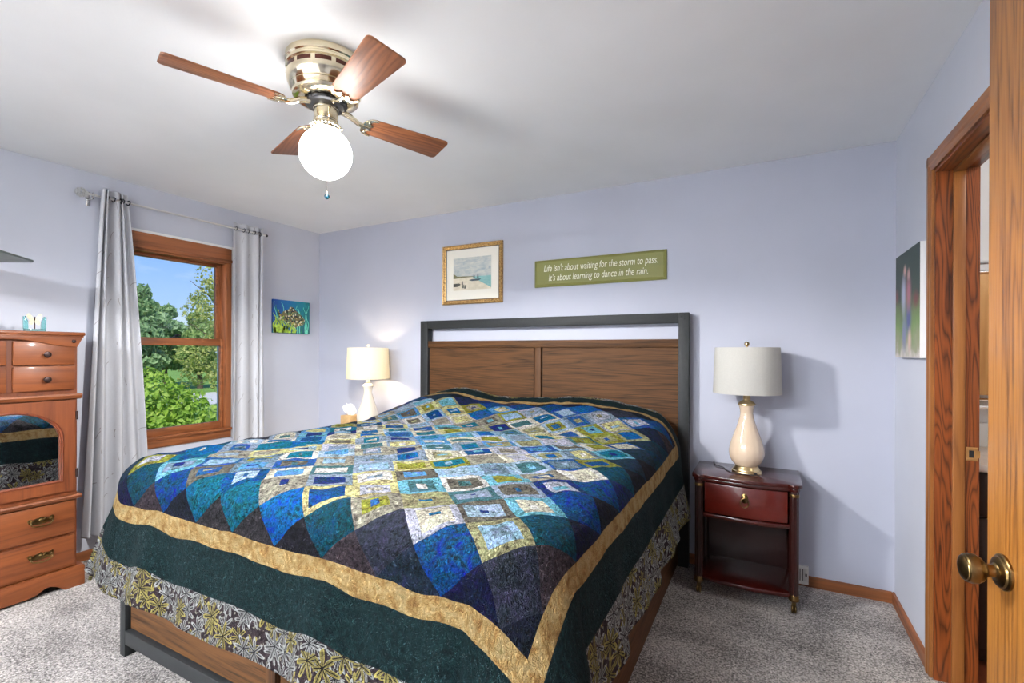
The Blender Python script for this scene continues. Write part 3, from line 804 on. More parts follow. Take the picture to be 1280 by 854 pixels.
b.lathe([(0.042, -0.172), (0.0465, -0.178), (0.0465, -0.186), (0.044, -0.189), (0.044, -0.228), (0.0455, -0.231), (0.0445, -0.236), (0.047, -0.240), (0.047, -0.247), (0.050, -0.250), (0.0525, -0.258), (0.050, -0.266), (0.040, -0.268), (0.0, -0.268)], 40)
for k in range(26):
    a = 2 * PI * k / 26; b.sphere((0.0535 * math.cos(a), 0.0535 * math.sin(a), -0.254), 0.0055, 1)
b.build('light_fitter', M['brass'], fan, 30)
for k in range(3):
    a = 2 * PI * k / 3 + 0.5
    MB().tube([(0.05 * math.cos(a), 0.05 * math.sin(a), -0.262), (0.066 * math.cos(a), 0.066 * math.sin(a), -0.262)], 0.003).build('thumb_screw', M['brass'], fan)
gp = [(0.040, -0.268)]
zc, rg = -0.357, 0.0975
for i in range(1, 33):
    th = math.radians(24) + (PI - math.radians(24)) * i / 32
    gp.append((rg * math.sin(th), zc + rg * math.cos(th)))
MB().lathe(gp, 48).build('globe_shade', M['globe'], fan, 80)
ld = bpy.data.lights.new('globe_light', 'SPOT'); ld.energy = GLOBE_DOWN_WATTS; ld.spot_size = math.radians(176); ld.spot_blend = 0.25; ld.shadow_soft_size = 0.06; ld.color = (1.0, 0.985, 0.96)
lo_ = bpy.data.objects.new('globe_light', ld); COL.objects.link(lo_); lo_.parent = fan; lo_.location = (0, 0, -0.525)
def blade_outline(n=8):
    pts = []
    r0, r1, w0, w1 = 0.150, 0.525, 0.050, 0.068
    def arc(cx, cy, r, a0, a1):
        return [(cx + r * math.cos(a0 + (a1 - a0) * i / n), cy + r * math.sin(a0 + (a1 - a0) * i / n)) for i in range(n + 1)]
    rr, rt = 0.045, 0.018
    pts += arc(r0 + rr, -w0 + rr, rr, PI, 1.5 * PI)
    pts += arc(r1 - rt, -w1 + rt, rt, 1.5 * PI, 2 * PI)
    pts += arc(r1 - rt, w1 - rt, rt, 0, PI / 2)
    pts += arc(r0 + rr, w0 - rr, rr, PI / 2, PI)
    return pts
BO = blade_outline()
iron_outer = [(0.146, -0.02), (0.150, -0.034), (0.162, -0.047), (0.182, -0.0535), (0.196, -0.052), (0.198, -0.047), (0.188, -0.043), (0.176, -0.038), (0.172, -0.029), (0.178, -0.021), (0.187, -0.018), (0.189, -0.011), (0.181, -0.006), (0.180, 0.0)]
iron = iron_outer + [(x, -y) for x, y in iron_outer[::-1][1:]]
for k, deg in enumerate((-111, -21, 69, 159)):
    R = Matrix.Rotation(math.radians(deg), 4, 'Z') @ Matrix.Translation((0, 0, -0.196)) @ Matrix.Rotation(math.radians(-12), 4, 'X')
    bl_ = MB().prism(BO, -0.003, 0.003, 'Z', bev=0.0015).build('blade', M['blade'], fan)
    bl_.matrix_local = R
    ib = MB().prism(iron, -0.0085, -0.003, 'Z', bev=0.0018)
    ib.tube([(0.064, 0, 0.024), (0.10, 0, 0.014), (0.13, 0, -0.004), (0.15, 0, -0.006), (0.178, 0, -0.0055)], lambda t: 0.012 - 0.004 * t, 10)
    for sx, sy in ((0.166, 0.03), (0.166, -0.03), (0.172, 0.0)): ib.sphere((sx, sy, -0.009), 0.005, 2, (1, 1, 0.5))
    io = ib.build('blade_iron', M['brass'], bl_)
b = MB(); cxo, cyo = -0.083, 0.078
b.tube([(cxo * 0.45, cyo * 0.45, -0.245), (cxo * 0.8, cyo * 0.8, -0.247), (cxo * 0.98, cyo * 0.98, -0.26), (cxo, cyo, -0.29), (cxo, cyo, -0.472)], 0.0007, 6)
pc = b.build('pull_chain', M['bronze'], fan)
MB().lathe([(0.0, -0.467), (0.003, -0.468), (0.0045, -0.474), (0.004, -0.478), (0.0, -0.479)], 16, Matrix.Translation((cxo, cyo, 0))).build('bead_cap', M['brass'], pc)
MB().sphere((cxo, cyo, -0.4885), 0.0105, 3, (1, 1, 1.05)).build('glass_bead', pbr('teal_bead', lin(4, 44, 58), 0.25, 0.0, noise=0.3), pc)

# ------------------------------------------------------------------ table lamps
def make_lamp(name, label, loc, body, metal, shade, fin, lit):
    t = thing(name, label, 'lamp', loc)
    b = MB(); b.lathe([(0.0, 0), (0.076, 0.0), (0.077, 0.004), (0.075, 0.010), (0.069, 0.014), (0.067, 0.020), (0.062, 0.026), (0.058, 0.034), (0.058, 0.038), (0.0, 0.038)], 40)
    b.build('base', metal, t, 25)
    prof = [(0.056, 0.036), (0.064, 0.044), (0.078, 0.062), (0.0875, 0.085), (0.0905, 0.110), (0.0875, 0.138), (0.079, 0.170), (0.066, 0.208), (0.053, 0.244), (0.0425, 0.278), (0.035, 0.306), (0.0325, 0.325), (0.034, 0.345), (0.039, 0.365), (0.041, 0.372), (0.0, 0.374)]
    # soften by resampling
    pr = []
    for i in range(len(prof) - 2):
        (r0, z0), (r1, z1) = prof[i], prof[i + 1]
        pr += [(r0, z0), ((r0 + r1) / 2 + 0.0004, (z0 + z1) / 2)]
    pr += prof[-2:]
    MB().lathe(pr, 48, ripple=lambda a, z: 1 + 0.008 * math.cos(16 * a) * (1 if 0.05 < z < 0.33 else 0)).build('body', body, t, 50)
    MB().lathe([(0.043, 0.370), (0.046, 0.373), (0.045, 0.379), (0.037, 0.388), (0.026, 0.395), (0.019, 0.399), (0.018, 0.405), (0.020, 0.409), (0.018, 0.414), (0.0165, 0.430), (0.0, 0.430)], 32).build('neck_cap', metal if not lit else body, t, 25)
    b = MB(); b.lathe([(0.013, 0.43), (0.015, 0.435), (0.015, 0.47), (0.0, 0.47)], 16)
    so = b.build('socket', M['satin_brass'], t)
    b = MB()
    for s in (-1, 1):
        b.tube([(0.016 * s, 0, 0.44), (0.05 * s, 0, 0.47), (0.062 * s, 0, 0.54), (0.05 * s, 0, 0.63), (0.02 * s, 0, 0.672), (0, 0, 0.677)], 0.002, 6)
    b.build('harp', M['satin_brass'], t)
    zs0, zs1, rb, rt = 0.437, 0.692, 0.173, 0.1635
    sh = MB().lathe([(rb, zs0), (rb + 0.001, zs0 + 0.004), (rt + 0.001, zs1 - 0.004), (rt, zs1), (rt - 0.0015, zs1), (rb - 0.0015, zs0), (rb, zs0)], 64, cap=False).build('lamp_shade', shade, t, 40)
    b = MB()
    for k in range(3):
        a = 2 * PI * k / 3; b.tube([(0, 0, 0.678), (rt * math.cos(a) * 0.5, rt * math.sin(a) * 0.5, 0.684), (rt * math.cos(a) * 0.992, rt * math.sin(a) * 0.992, 0.688)], 0.0018, 6)
    b.build('spider', M['satin_brass'], t)
    b = MB(); b.lathe([(0.004, 0.678), (0.004, 0.692), (0.007, 0.694), (0.004, 0.697), (0.003, 0.700), (0.0, 0.70)], 16); b.sphere((0, 0, 0.711), 0.0135, 3)
    b.build('finial', fin, t)
    if lit:
        bb = MB().sphere((0, 0, 0.525), 0.03, 3, (1, 1, 1.2)).build('bulb', M['bulb'], t)
    return t
m, nt, b_ = new_mat('lit_bulb'); nt.put(b_.inputs['Emission Color'], (1.0, 0.80, 0.55)); b_.inputs['Emission Strength'].default_value = BULB_WATTS * 20; M['bulb'] = m

NSZ = 0.655
make_lamp('table_lamp', 'unlit table lamp with blush ceramic body and brass base, standing on the dark red nightstand', (-0.09, 2.965, NSZ), M['ceramic'], M['satin_brass'], M['shade'], M['satin_brass'], False)
make_lamp('table_lamp', 'glowing table lamp with an ivory body, beyond the bed next to the tissue box', (-2.915, 2.95, NSZ), M['white_ceramic'], M['white_ceramic'], M['lit_shade'], M['white_ceramic'], True)
cd = tag(MB().tube([(-0.045, 2.882, 0.667), (-0.03, 2.880, 0.662), (-0.05, 2.878, 0.6585), (-0.10, 2.882, 0.6585), (-0.16, 2.89, 0.6585), (-0.19, 2.94, 0.6585), (-0.21, 3.0, 0.6585), (-0.25, 3.03, 0.6595), (-0.27, 3.09, 0.659), (-0.27, 3.14, 0.66), (-0.272, 3.158, 0.64), (-0.272, 3.158, 0.35)], 0.0026, 8).sphere((-0.045, 2.880, 0.667), 0.006, 2, (1.6, 0.8, 0.8)).build('lamp_cord', M['black_plastic']), 'black cord curling from the brass lamp base over the red nightstand top', 'cord')

# ------------------------------------------------------------------ nightstands
def front_curve(w, yc, ybow, n=16):
    # bowed centre between the two corner columns
    return [(-w + 2 * w * i / n, yc - ybow * (1 - (2 * i / n - 1) ** 2)) for i in range(n + 1)]
def make_nightstand(label, loc, rz=0):
    t = thing('nightstand', label, 'nightstand', loc, rz)
    CX, CY = 0.225, -0.150
    def slab(w, yb, z0, z1, bev, mat, name, cr, bow):
        pts = [(-w, yb), (-w, CY + 0.02)]
        pts = [(-w, yb)]
        for i in range(7):
            a = PI + (PI / 2 + 0.5) * i / 6
            pts.append((-CX + cr * math.cos(a), CY + cr * math.sin(a)))
        pts += front_curve(CX - cr * 0.75, CY - cr * 0.62, bow, 14)
        for i in range(7):
            a = 1.5 * PI - 0.5 + (PI / 2 + 0.5) * i / 6
            pts.append((CX + cr * math.cos(a), CY + cr * math.sin(a)))
        pts.append((w, yb))
        return MB().prism(pts[::-1], z0, z1, 'Z', bev=bev).build(name, mat, t, 30)
    slab(0.262, 0.185, 0.636, NSZ, 0.004, M['mahogany'], 'top', 0.037, 0.030)
    slab(0.250, 0.18, 0.618, 0.635, 0.003, M['mahogany'], 'top_moulding', 0.026, 0.026)
    slab(0.236, 0.175, 0.078, 0.100, 0.005, M['mahogany'], 'shelf', 0.012, 0.026)
    slab(0.236, 0.175, 0.424, 0.446, 0.005, M['mahogany'], 'divider', 0.012, 0.026)
    for s in (-1, 1):
        x0, x1 = sorted((s * 0.222, s * 0.236))
        MB().box(x0, x1, CY + 0.01, 0.175, 0.09, 0.62).build('side_panel', M['mahogany_z'], t, 0)
    MB().box(-0.222, 0.222, 0.163, 0.175, 0.09, 0.62).build('back_panel', M['mahogany_z'], t, 0)
    fr = front_curve(0.196, CY - 0.008, 0.024, 16)
    d = MB().prism((fr + [(0.196, CY + 0.02), (-0.196, CY + 0.02)])[::-1], 0.452, 0.612, 'Z', bev=0.004).build('drawer', M['mahogany_red'], t, 30)
    yf = CY - 0.008 - 0.024
    b = MB(); b.lathe([(0.0, 0.0), (0.016, 0.0), (0.017, 0.002), (0.013, 0.004), (0.011, 0.006), (0.006, 0.009), (0.0, 0.011)], 24, Matrix.Translation((0, yf, 0.556)) @ Matrix.Diagonal((1, 1, 1.5, 1)) @ Matrix.Rotation(PI / 2, 4, 'X'))
    b.build('pull_plate', M['antique_brass'], d)
    b = MB(); b.tube([(0.019 * math.sin(a), yf - 0.009 - 0.003 * (1 - math.cos(a)), 0.556 - 0.020 + 0.023 * math.cos(a)) for a in [2 * PI * i / 28 for i in range(28)]], 0.0028, 8, closed=True)
    b.build('pull_ring', M['antique_brass'], d)
    for sx in (-1, 1):
        for sy, yy in ((-1, CY), (1, 0.155)):
            front = sy < 0
            rp = (lambda a, z: 1 + 0.06 * math.cos(12 * a)) if front else None
            MB().lathe([(0.0, 0.075), (0.021, 0.075), (0.0205, 0.12), (0.0205, 0.60), (0.021, 0.618), (0.0, 0.618)], 48, Matrix.Translation((sx * CX, yy, 0)), ripple=rp).build('column', M['mahogany_z'], t, 50)
            if front:
                MB().lathe([(0.0, 0.590), (0.0235, 0.590), (0.0238, 0.594), (0.0238, 0.602), (0.0228, 0.604), (0.0, 0.604)], 28, Matrix.Translation((sx * CX, yy, 0))).build('collar', M['antique_brass'], t)
            MB().lathe([(0.0, 0.060), (0.017, 0.060), (0.0245, 0.068), (0.0255, 0.078), (0.0225, 0.084), (0.0235, 0.092), (0.021, 0.097), (0.0, 0.097)], 28, Matrix.Translation((sx * CX, yy, 0))).build('foot_collar', M['antique_brass'], t)
            c = MB(); c.box(sx * CX - 0.010, sx * CX + 0.010, yy - 0.006, yy + 0.010, 0.034, 0.060, 0.003)
            co = c.build('caster', M['antique_brass'], t)
            w = MB()
            w.lathe([(0.0, -0.013), (0.016, -0.013), (0.021, -0.010), (0.021, -0.005), (0.017, 0.0), (0.021, 0.005), (0.021, 0.010), (0.016, 0.013), (0.0, 0.013)], 28, Matrix.Translation((sx * CX, yy + 0.006, 0.021)) @ Matrix.Rotation(PI / 2, 4, 'Y'))
            w.build('wheel', M['antique_brass'], co)
    return t
ns = make_nightstand('dark red mahogany nightstand on brass casters with one ring-pull drawer, before the white wall vent', (-0.0925, 2.955, 0))
dup(ns, (-2.92, 2.955, 0), 'nightstand hidden behind the bed, holding the glowing lamp and the tissue box')

tb = thing('tissue_box', 'small tan tissue box with a white tissue, beside the glowing lamp', 'tissue box', (-3.09, 2.93, NSZ))
MB().box(-0.058, 0.058, -0.058, 0.058, 0.0, 0.125, 0.003).build('box', M['cardboard'], tb)
V, F = [], []
na, nr_ = 40, 12
for j in range(nr_):
    tt_ = j / (nr_ - 1)
    for i in range(na):
        a = 2 * PI * i / na
        r_ = 0.016 + 0.022 * math.sin(tt_ * 2.6) + 0.009 * math.sin(5 * a + 3 * tt_) * (0.3 + tt_) + 0.006 * math.sin(9 * a - 4 * tt_)
        lean = -0.030 * tt_ * tt_
        V.append((r_ * 1.5 * math.cos(a) + lean, r_ * 0.8 * math.sin(a), 0.1255 + 0.075 * tt_ + 0.014 * tt_ * math.sin(5 * a + 0.6) + 0.010 * tt_ * math.sin(2 * a + 2.2)))
for j in range(nr_ - 1):
    for i in range(na):
        F.append((j * na + i, j * na + (i + 1) % na, (j + 1) * na + (i + 1) % na, (j + 1) * na + i))
V.append((-0.034, 0, 0.212))
for i in range(na): F.append(((nr_ - 1) * na + i, (nr_ - 1) * na + (i + 1) % na, len(V) - 1))
mesh_np('tissue', V, F, M['tissue'], tb, 70)

# ------------------------------------------------------------------ dresser with the mirrored door
ds = thing('dresser', 'tall honey-brown dresser with an arched mirror door and brass pulls', 'dresser', (-3.59, 0.957, 0))
MB().box(-0.165, 0.165, -0.276, 0.276, 0.10, 1.397).build('carcass', M['dresser_z'], ds, 0)
b = MB(); b.box(-0.168, 0.200, -0.302, 0.302, 1.397, 1.417, 0.006); b.box(-0.168, 0.192, -0.297, 0.297, 1.389, 1.397, 0.003)
b.build('top', M['dresser'], ds)
n = 24
fr = [(-0.294, 1.390), (-0.268, 1.334)]
for i in range(n + 1):
    y = -0.262 + 0.524 * i / n
    q = abs(y) / 0.262
    fr.append((y, 1.372 - 0.038 * (q * q * (3 - 2 * q))))
fr += [(0.268, 1.334), (0.294, 1.390)]
MB().prism(fr[::-1], 0.165, 0.190, 'X', bev=0.002).build('frieze', M['dresser'], ds, 30)
for s in (-1, 1):
    MB().lathe([(0.0, 0.0), (0.009, 0.0), (0.010, 0.003), (0.007, 0.006), (0.0, 0.008)], 20, Matrix.Translation((0.190, s * 0.252, 1.366)) @ Matrix.Rotation(PI / 2, 4, 'Y')).build('rosette', M['bronze'], ds)
def knob_prof(mb, x, y, z):
    mb.lathe([(0.0, 0.0), (0.011, 0.0), (0.011, 0.002), (0.006, 0.004), (0.0055, 0.012), (0.010, 0.015), (0.0155, 0.019), (0.0165, 0.023), (0.014, 0.027), (0.0, 0.030)], 24, Matrix.Translation((x, y, z)) @ Matrix.Rotation(PI / 2, 4, 'Y'))
    return mb
for s in (-1, 1):
    for z0, z1 in ((1.236, 1.362), (1.097, 1.229)):
        y0, y1 = sorted((s * 0.012, s * 0.262))
        d = MB().box(0.160, 0.181, y0, y1, z0, z1, 0.004).build('drawer', M['dresser'], ds)
        knob_prof(MB(), 0.181, s * 0.139, 1.292 if z0 > 1.2 else 1.158).build('knob', M['bronze'], d, 30)
def moulding(name, z0, z1, out):
    mb = MB()
    pr = [(-0.165, z0), (0.172, z0), (out - 0.010, z0 + 0.004), (out - 0.004, z0 + (z1 - z0) * 0.45), (out, z0 + (z1 - z0) * 0.7), (out - 0.003, z1), (-0.165, z1)]
    mb.prism(pr, -0.290, 0.290, 'Y')
    return mb.build(name, M['dresser'], ds, 25)
moulding('waist_moulding', 1.044, 1.074, 0.196)
moulding('lower_moulding', 0.484, 0.512, 0.196)
# door with an arched opening
def arch_pts(hw, zb, zs, zt, n):
    pts = [(-hw, zb), (-hw, zs)]
    pts += [(-hw * math.cos(PI * i / n), zs + (zt - zs) * math.sin(PI * i / n)) for i in range(1, n)]
    pts += [(hw, zs), (hw, zb)]
    return pts
AP = arch_pts(0.205, 0.600, 0.83, 0.985, 28)
oy, oz0, oz1 = 0.264, 0.536, 1.040
OP = []
for y, z in AP:
    OP.append([y, z])
nA = len(AP)
OP[0] = [-oy, oz0]; OP[-1] = [oy, oz0]
for i in range(1, nA - 1):
    y, z = AP[i]
    if i == 1: OP[i] = [-oy, 0.80]
    elif i == nA - 2: OP[i] = [oy, 0.80]
    else:
        f = (i - 1) / (nA - 3)
        L = (oz1 - 0.80); W = 2 * oy; T = 2 * L + W; s_ = f * T
        OP[i] = [-oy, 0.80 + s_] if s_ < L else ([-oy + (s_ - L), oz1] if s_ < L + W else [oy, oz1 - (s_ - L - W)])
# snap nearest samples to the two top corners
for cy in (-oy, oy):
    j = min(range(nA), key=lambda i: (OP[i][0] - cy) ** 2 + (OP[i][1] - oz1) ** 2); OP[j] = [cy, oz1]
V, F = [], []
xf, xb = 0.181, 0.164
for P_ in (AP, OP):
    for xx in (xf, xb): V += [(xx, y, z) for y, z in P_]
iAf, iAb, iOf, iOb = 0, nA, 2 * nA, 3 * nA
for i in range(nA):
    j = (i + 1) % nA
    F += [(iAf + i, iAf + j, iOf + j, iOf + i), (iAb + j, iAb + i, iOb + i, iOb + j), (iAf + j, iAf + i, iAb + i, iAb + j), (iOf + i, iOf + j, iOb + j, iOb + i)]
door = mesh_np('mirror_door', V, F, M['dresser_z'], ds, 30)
mir = AP
MB().prism([(y * 1.01, z) for y, z in AP][::-1], 0.166, 0.1665, 'X').build('mirror', M['mirror'], door, 0)
b = MB()
path = [(xf - 0.002, y * 1.025, z + (0.004 if z > 0.8 else -0.004)) for y, z in AP]
b.tube(path, 0.0055, 8, closed=True)
b.tube([(xf - 0.006, y * 0.985, z * 1.0) for y, z in AP], 0.0035, 8, closed=True)
b.build('mirror_bead', wood('dark_cherry_bead', lin(110, 52, 28), lin(66, 28, 14), 2, 0.35), door, 60)
for z in (0.952, 0.630): MB().tube([(0.176, 0.272, z - 0.024), (0.176, 0.272, z + 0.024)], 0.0055, 10).build('hinge', M['bronze'], door)
knob_prof(MB(), xf, -0.236, 0.78).build('knob', M['bronze'], door, 30)
def bail_pull(parent, y, z, x):
    b = MB()
    plate = [(-0.052, 0.004), (-0.054, 0.014), (-0.046, 0.022), (-0.036, 0.018), (-0.030, 0.008), (-0.022, 0.010), (-0.018, 0.020), (-0.008, 0.019), (0.0, 0.027)]
    plate = plate + [(-a, c) for a, c in plate[::-1][1:]]
    low = [(0.046, -0.006), (0.038, -0.014), (0.026, -0.010), (0.016, -0.016), (0.006, -0.013), (0.0, -0.020)]
    low = low + [(-a, c) for a, c in low[::-1][1:]]
    b.prism([(y + a, z + c) for a, c in plate + low][::-1], x, x + 0.003, 'X', bev=0.001)
    for s in (-1, 1):
        b.lathe([(0.0, 0.0), (0.007, 0.0), (0.006, 0.006), (0.004, 0.012), (0.006, 0.014), (0.0, 0.017)], 16, Matrix.Translation((x + 0.002, y + s * 0.040, z + 0.006)) @ Matrix.Rotation(PI / 2, 4, 'Y'))
    b.sphere((x + 0.003, y, z + 0.006), 0.009, 2, (0.5, 1, 1))
    for s in (-1, 1):
        b.tube([(x + 0.003, y + s * 0.046, z + 0.020), (x + 0.006, y + s * 0.034, z + 0.012), (x + 0.005, y + s * 0.020, z + 0.017), (x + 0.004, y + s * 0.012, z + 0.007)], 0.003, 8)
    p = b.build('pull_plate', M['antique_brass'], parent)
    b = MB()
    b.tube([(x + 0.013, y - 0.040, z + 0.006), (x + 0.016, y - 0.045, z - 0.006), (x + 0.018, y - 0.036, z - 0.017), (x + 0.020, y - 0.020, z - 0.021), (x + 0.021, y, z - 0.024), (x + 0.020, y + 0.020, z - 0.021), (x + 0.018, y + 0.036, z - 0.017), (x + 0.016, y + 0.045, z - 0.006), (x + 0.013, y + 0.040, z + 0.006)], 0.0036, 8)
    b.build('bail', M['antique_brass'], parent)
for z0, z1, zp in ((0.303, 0.481, 0.404), (0.114, 0.288, 0.215)):
    d = MB().box(0.160, 0.181, -0.264, 0.264, z0, z1, 0.005).build('drawer', M['dresser'], ds)
    for s in (-1, 1): bail_pull(d, s * 0.121, zp, 0.181)
bp = [(-0.302, 0.0), (-0.302, 0.104), (-0.298, 0.110), (0.298, 0.110), (0.302, 0.104), (0.302, 0.0), (0.215, 0.0)]
for i in range(1, 24):
    y = 0.205 - 0.41 * i / 24
    q = abs(y) / 0.205
    bp.append((y, 0.014 + 0.030 * math.exp(-((q - 0.72) / 0.20) ** 2)))
bp.append((-0.215, 0.0))
MB().prism(bp, 0.172, 0.200, 'X', bev=0.003).build('plinth', M['dresser'], ds, 25)
for s in (-1, 1):
    y0, y1 = sorted((s * 0.278, s * 0.302))
    MB().box(-0.165, 0.172, y0, y1, 0.0, 0.11, 0.003).build('plinth_side', M['dresser_z'], ds)

gl = thing('glass_ornament', 'small teal glass holder with a cream butterfly on top of the dresser', 'ornament', (-3.50, 1.078, 1.417))
MB().box(-0.016, 0.016, -0.042, 0.042, 0.0, 0.014, 0.003).build('glass_base', M['teal_glass'], gl)
for s in (-1, 1):
    MB().prism([(s * 0.044, 0.012), (s * 0.026, 0.012), (s * 0.028, 0.055), (s * 0.038, 0.082), (s * 0.046, 0.08)], -0.012, 0.012, 'X', bev=0.003).build('glass_post', M['teal_glass'], gl)
M['cream'] = pbr('cream_enamel', lin(226, 214, 178), 0.5, noise=0.25, nscale=120)
for s in (-1, 1):
    w = [(0, 0.058), (s * 0.008, 0.082), (s * 0.022, 0.098), (s * 0.030, 0.090), (s * 0.027, 0.072), (s * 0.018, 0.062), (s * 0.022, 0.050), (s * 0.018, 0.036), (s * 0.008, 0.038), (0, 0.05)]
    MB().prism(w, -0.002 + 0.004 * s, 0.001 + 0.004 * s, 'X').build('wing', M['cream'], gl, 0)
MB().tube([(0, 0, 0.012), (0, 0, 0.05), (0.002, 0, 0.08)], 0.003).build('butterfly_body', M['bronze'], gl)

# ------------------------------------------------------------------ shelf at the edge of the view
ZS = 1.778
shf = thing('wall_shelf', 'dark grey-green pointed shelf on the wall high above the dresser', 'shelf', (-3.75, 0.6, ZS))
pts = [(-3.40, 1.042), (-3.415, 1.046), (-3.767, 0.858), (-3.767, 0.15), (-2.95, 0.66)]
MB().prism([(x + 3.75, y - 0.6) for x, y in pts], 0.0, 0.012, 'Z', bev=0.003).build('board', pbr('grey_green_lacquer', lin(92, 104, 92), 0.3, noise=0.08), shf)
MB().tube([(0.16, 0.17, -0.004), (0.22, 0.22, -0.004), (0.28, 0.27, -0.004), (0.30, 0.285, -0.006), (0.29, 0.30, -0.004)], 0.004, 8).build('cable', M['black_plastic'], shf)

# ------------------------------------------------------------------ curtains
RX, RZ = -3.695, 2.283
rod = thing('curtain_rod', 'thin pale curtain rod with a beaded finial above the window', 'curtain rod', (RX, 1.95, RZ))
MB().tube([(0, -0.57, 0), (0, 0.622, 0)], 0.0065, 14).build('rod', pbr('pale_nickel', (0.75, 0.74, 0.72), 0.3, 0.7), rod)
def fin(y, s):
    b = MB(); b.lathe([(0.0085, 0.0), (0.013, 0.003), (0.013, 0.008), (0.009, 0.012), (0.0, 0.012)], 20, Matrix.Translation((0, y, 0)) @ Matrix.Rotation(-s * PI / 2, 4, 'X'))
    for i in range(5):
        th = PI * (i + 0.5) / 5
        for k in range(10):
            a = 2 * PI * k / 10 + (i % 2) * 0.31
            b.sphere((0.024 * math.sin(th) * math.cos(a), y + s * 0.034 + 0.024 * math.cos(th), 0.024 * math.sin(th) * math.sin(a)), 0.0078, 1)
    return b.build('finial', pbr('silvered_beads', (0.62, 0.62, 0.6), 0.3, 0.6), rod)
fin(-0.57, -1)
MB().sphere((0, 0.626, 0), 0.011, 2).build('end_cap', M['dark_steel'], rod)
for y in (-0.545, 0.57):
    b = MB(); b.box(RX * 0 - 0.072, -0.066, y - 0.012, y + 0.012, -0.06, 0.03, 0.002)
    b.tube([(-0.068, y, -0.02), (-0.04, y, -0.022), (-0.005, y, -0.02), (0.0, y, -0.012)], 0.006, 10)
    b.tube([(0.012 * math.cos(a), y, 0.012 * math.sin(a)) for a in [2 * PI * i / 16 for i in range(16)]], 0.004, 8, closed=True)
    b.build('bracket', M['steel'], rod)
def curtain(name, label, yt0, yt1, yb0, yb1, zt, zb, folds, amp_t, amp_b, phase, seed, flatness=0.0):
    ns_, nt_ = 150, 180
    s = np.linspace(0, 1, ns_)[:, None]; t = np.linspace(0, 1, nt_)[None, :]
    te = t ** 0.8
    warp = s + 0.035 * np.sin(2 * PI * s * 1.5 + seed) * te
    y = (yt0 + (yt1 - yt0) * warp) * (1 - te) + (yb0 + (yb1 - yb0) * warp) * te
    ph = 2 * PI * folds * (s ** (1 + flatness)) + phase + 0.35 * np.sin(3 * t + seed + 4 * s)
    amp = amp_t + (amp_b - amp_t) * te
    amp = amp * (0.75 + 0.35 * np.sin(5.1 * s + seed))
    wv = np.sin(ph); wv = np.sign(wv) * np.abs(wv) ** 0.8
    x = RX + amp * wv
    z = zt + (zb - zt) * t + 0 * s + 0.008 * np.sin(9 * s + seed) * (t > 0.98)
    x = np.maximum(x, XL + 0.012)
    y = y + 0.012 * np.sin(ph * 0.5 + 2 * t)
    V = np.stack([x.ravel(), y.ravel(), z.ravel()], 1)
    idx = np.arange(ns_ * nt_).reshape(ns_, nt_)
    F = np.stack([idx[:-1, :-1].ravel(), idx[1:, :-1].ravel(), idx[1:, 1:].ravel(), idx[:-1, 1:].ravel()], 1)
    fc = V[F].mean(1)
    F = F[np.hypot(fc[:, 0] - RX, fc[:, 2] - RZ) > 0.0175]
    o = mesh_np(name, V, F, M['curtain'], None, 0)
    o.data.polygons.foreach_set('use_smooth', np.ones(len(o.data.polygons), dtype=bool))
    at = o.data.attributes.new('flat', 'FLOAT_VECTOR', 'POINT')
    wd = (yb1 - yb0) * 1.9
    fl = np.stack([(s * wd + 0 * t).ravel(), (z + seed).ravel(), np.zeros(V.shape[0])], 1).astype(np.float32)
    at.data.foreach_set('vector', fl.ravel())
    md = o.modifiers.new('thickness', 'SOLIDIFY'); md.thickness = 0.0025
    tag(o, label, 'curtain', 'curtains at the window')
    # grommets ring the rod where the cloth crosses it
    prev = None
    for i in range(1, ns_):
        j = int((zt - RZ) / (zt - zb) * (nt_ - 1))
        if (x[i, j] - RX) * (x[i - 1, j] - RX) < 0:
            yy = y[i, j]
            g = MB(); g.tube([(RX + 0.0145 * math.cos(a), yy + 0.25 * 0.0145 * math.sin(a + 0.8), RZ + 0.0145 * math.sin(a)) for a in [2 * PI * q / 20 for q in range(20)]], 0.0035, 8, closed=True)
            go = g.build('grommet', M['dark_steel'], o)
    return o
curtain('curtain', 'pale grey grommet curtain between the dresser and the window', 1.44, 1.585, 1.325, 1.715, 2.335, 0.165, 4.0, 0.030, 0.064, 0.4, 1.0)
curtain('curtain', 'pale grey grommet curtain on the fish painting side of the window', 2.275, 2.545, 2.27, 2.56, 2.332, 0.165, 3.0, 0.018, 0.026, 2.6, 2.3, 0.6)

# ------------------------------------------------------------------ pictures
fp = thing('fish_painting', 'small teal canvas painting of a fish among seaweed by the corner', 'painting', (XL, 2.862, 1.622))
m, nt, b_ = new_mat('teal_water_paint')
g = nt.sep(nt.coord('Generated'))
nn = nt.noise(nt.coord('Generated'), 5, 3, 0.6, 1.0)
c = nt.ramp(nt.m('ADD', g[1], nt.m('MULTIPLY', nt.m('SUBTRACT', nn, 0.5), 0.7)), [(0.0, lin(14, 70, 150)), (0.4, lin(12, 104, 160)), (0.8, lin(14, 130, 140)), (1.0, lin(10, 110, 118))])
c = nt.mix(nt.ramp(g[2], [(0.0, (0.9, 0.9, 0.9)), (0.45, (0, 0, 0))]), c, lin(14, 84, 92))
nt.put(b_.inputs['Base Color'], c); b_.inputs['Roughness'].default_value = 0.4; M['paint_water'] = m
pw, ph_ = 0.187, 0.146
MB().box(0.0, 0.02, -pw, pw, -ph_, ph_, 0.001).build('canvas', M['paint_water'], fp, 0)
def flat_shape(pts, x0, mat, name, parent):
    return MB().prism(pts, x0, x0 + 0.0008, 'X').build(name, mat, parent, 0)
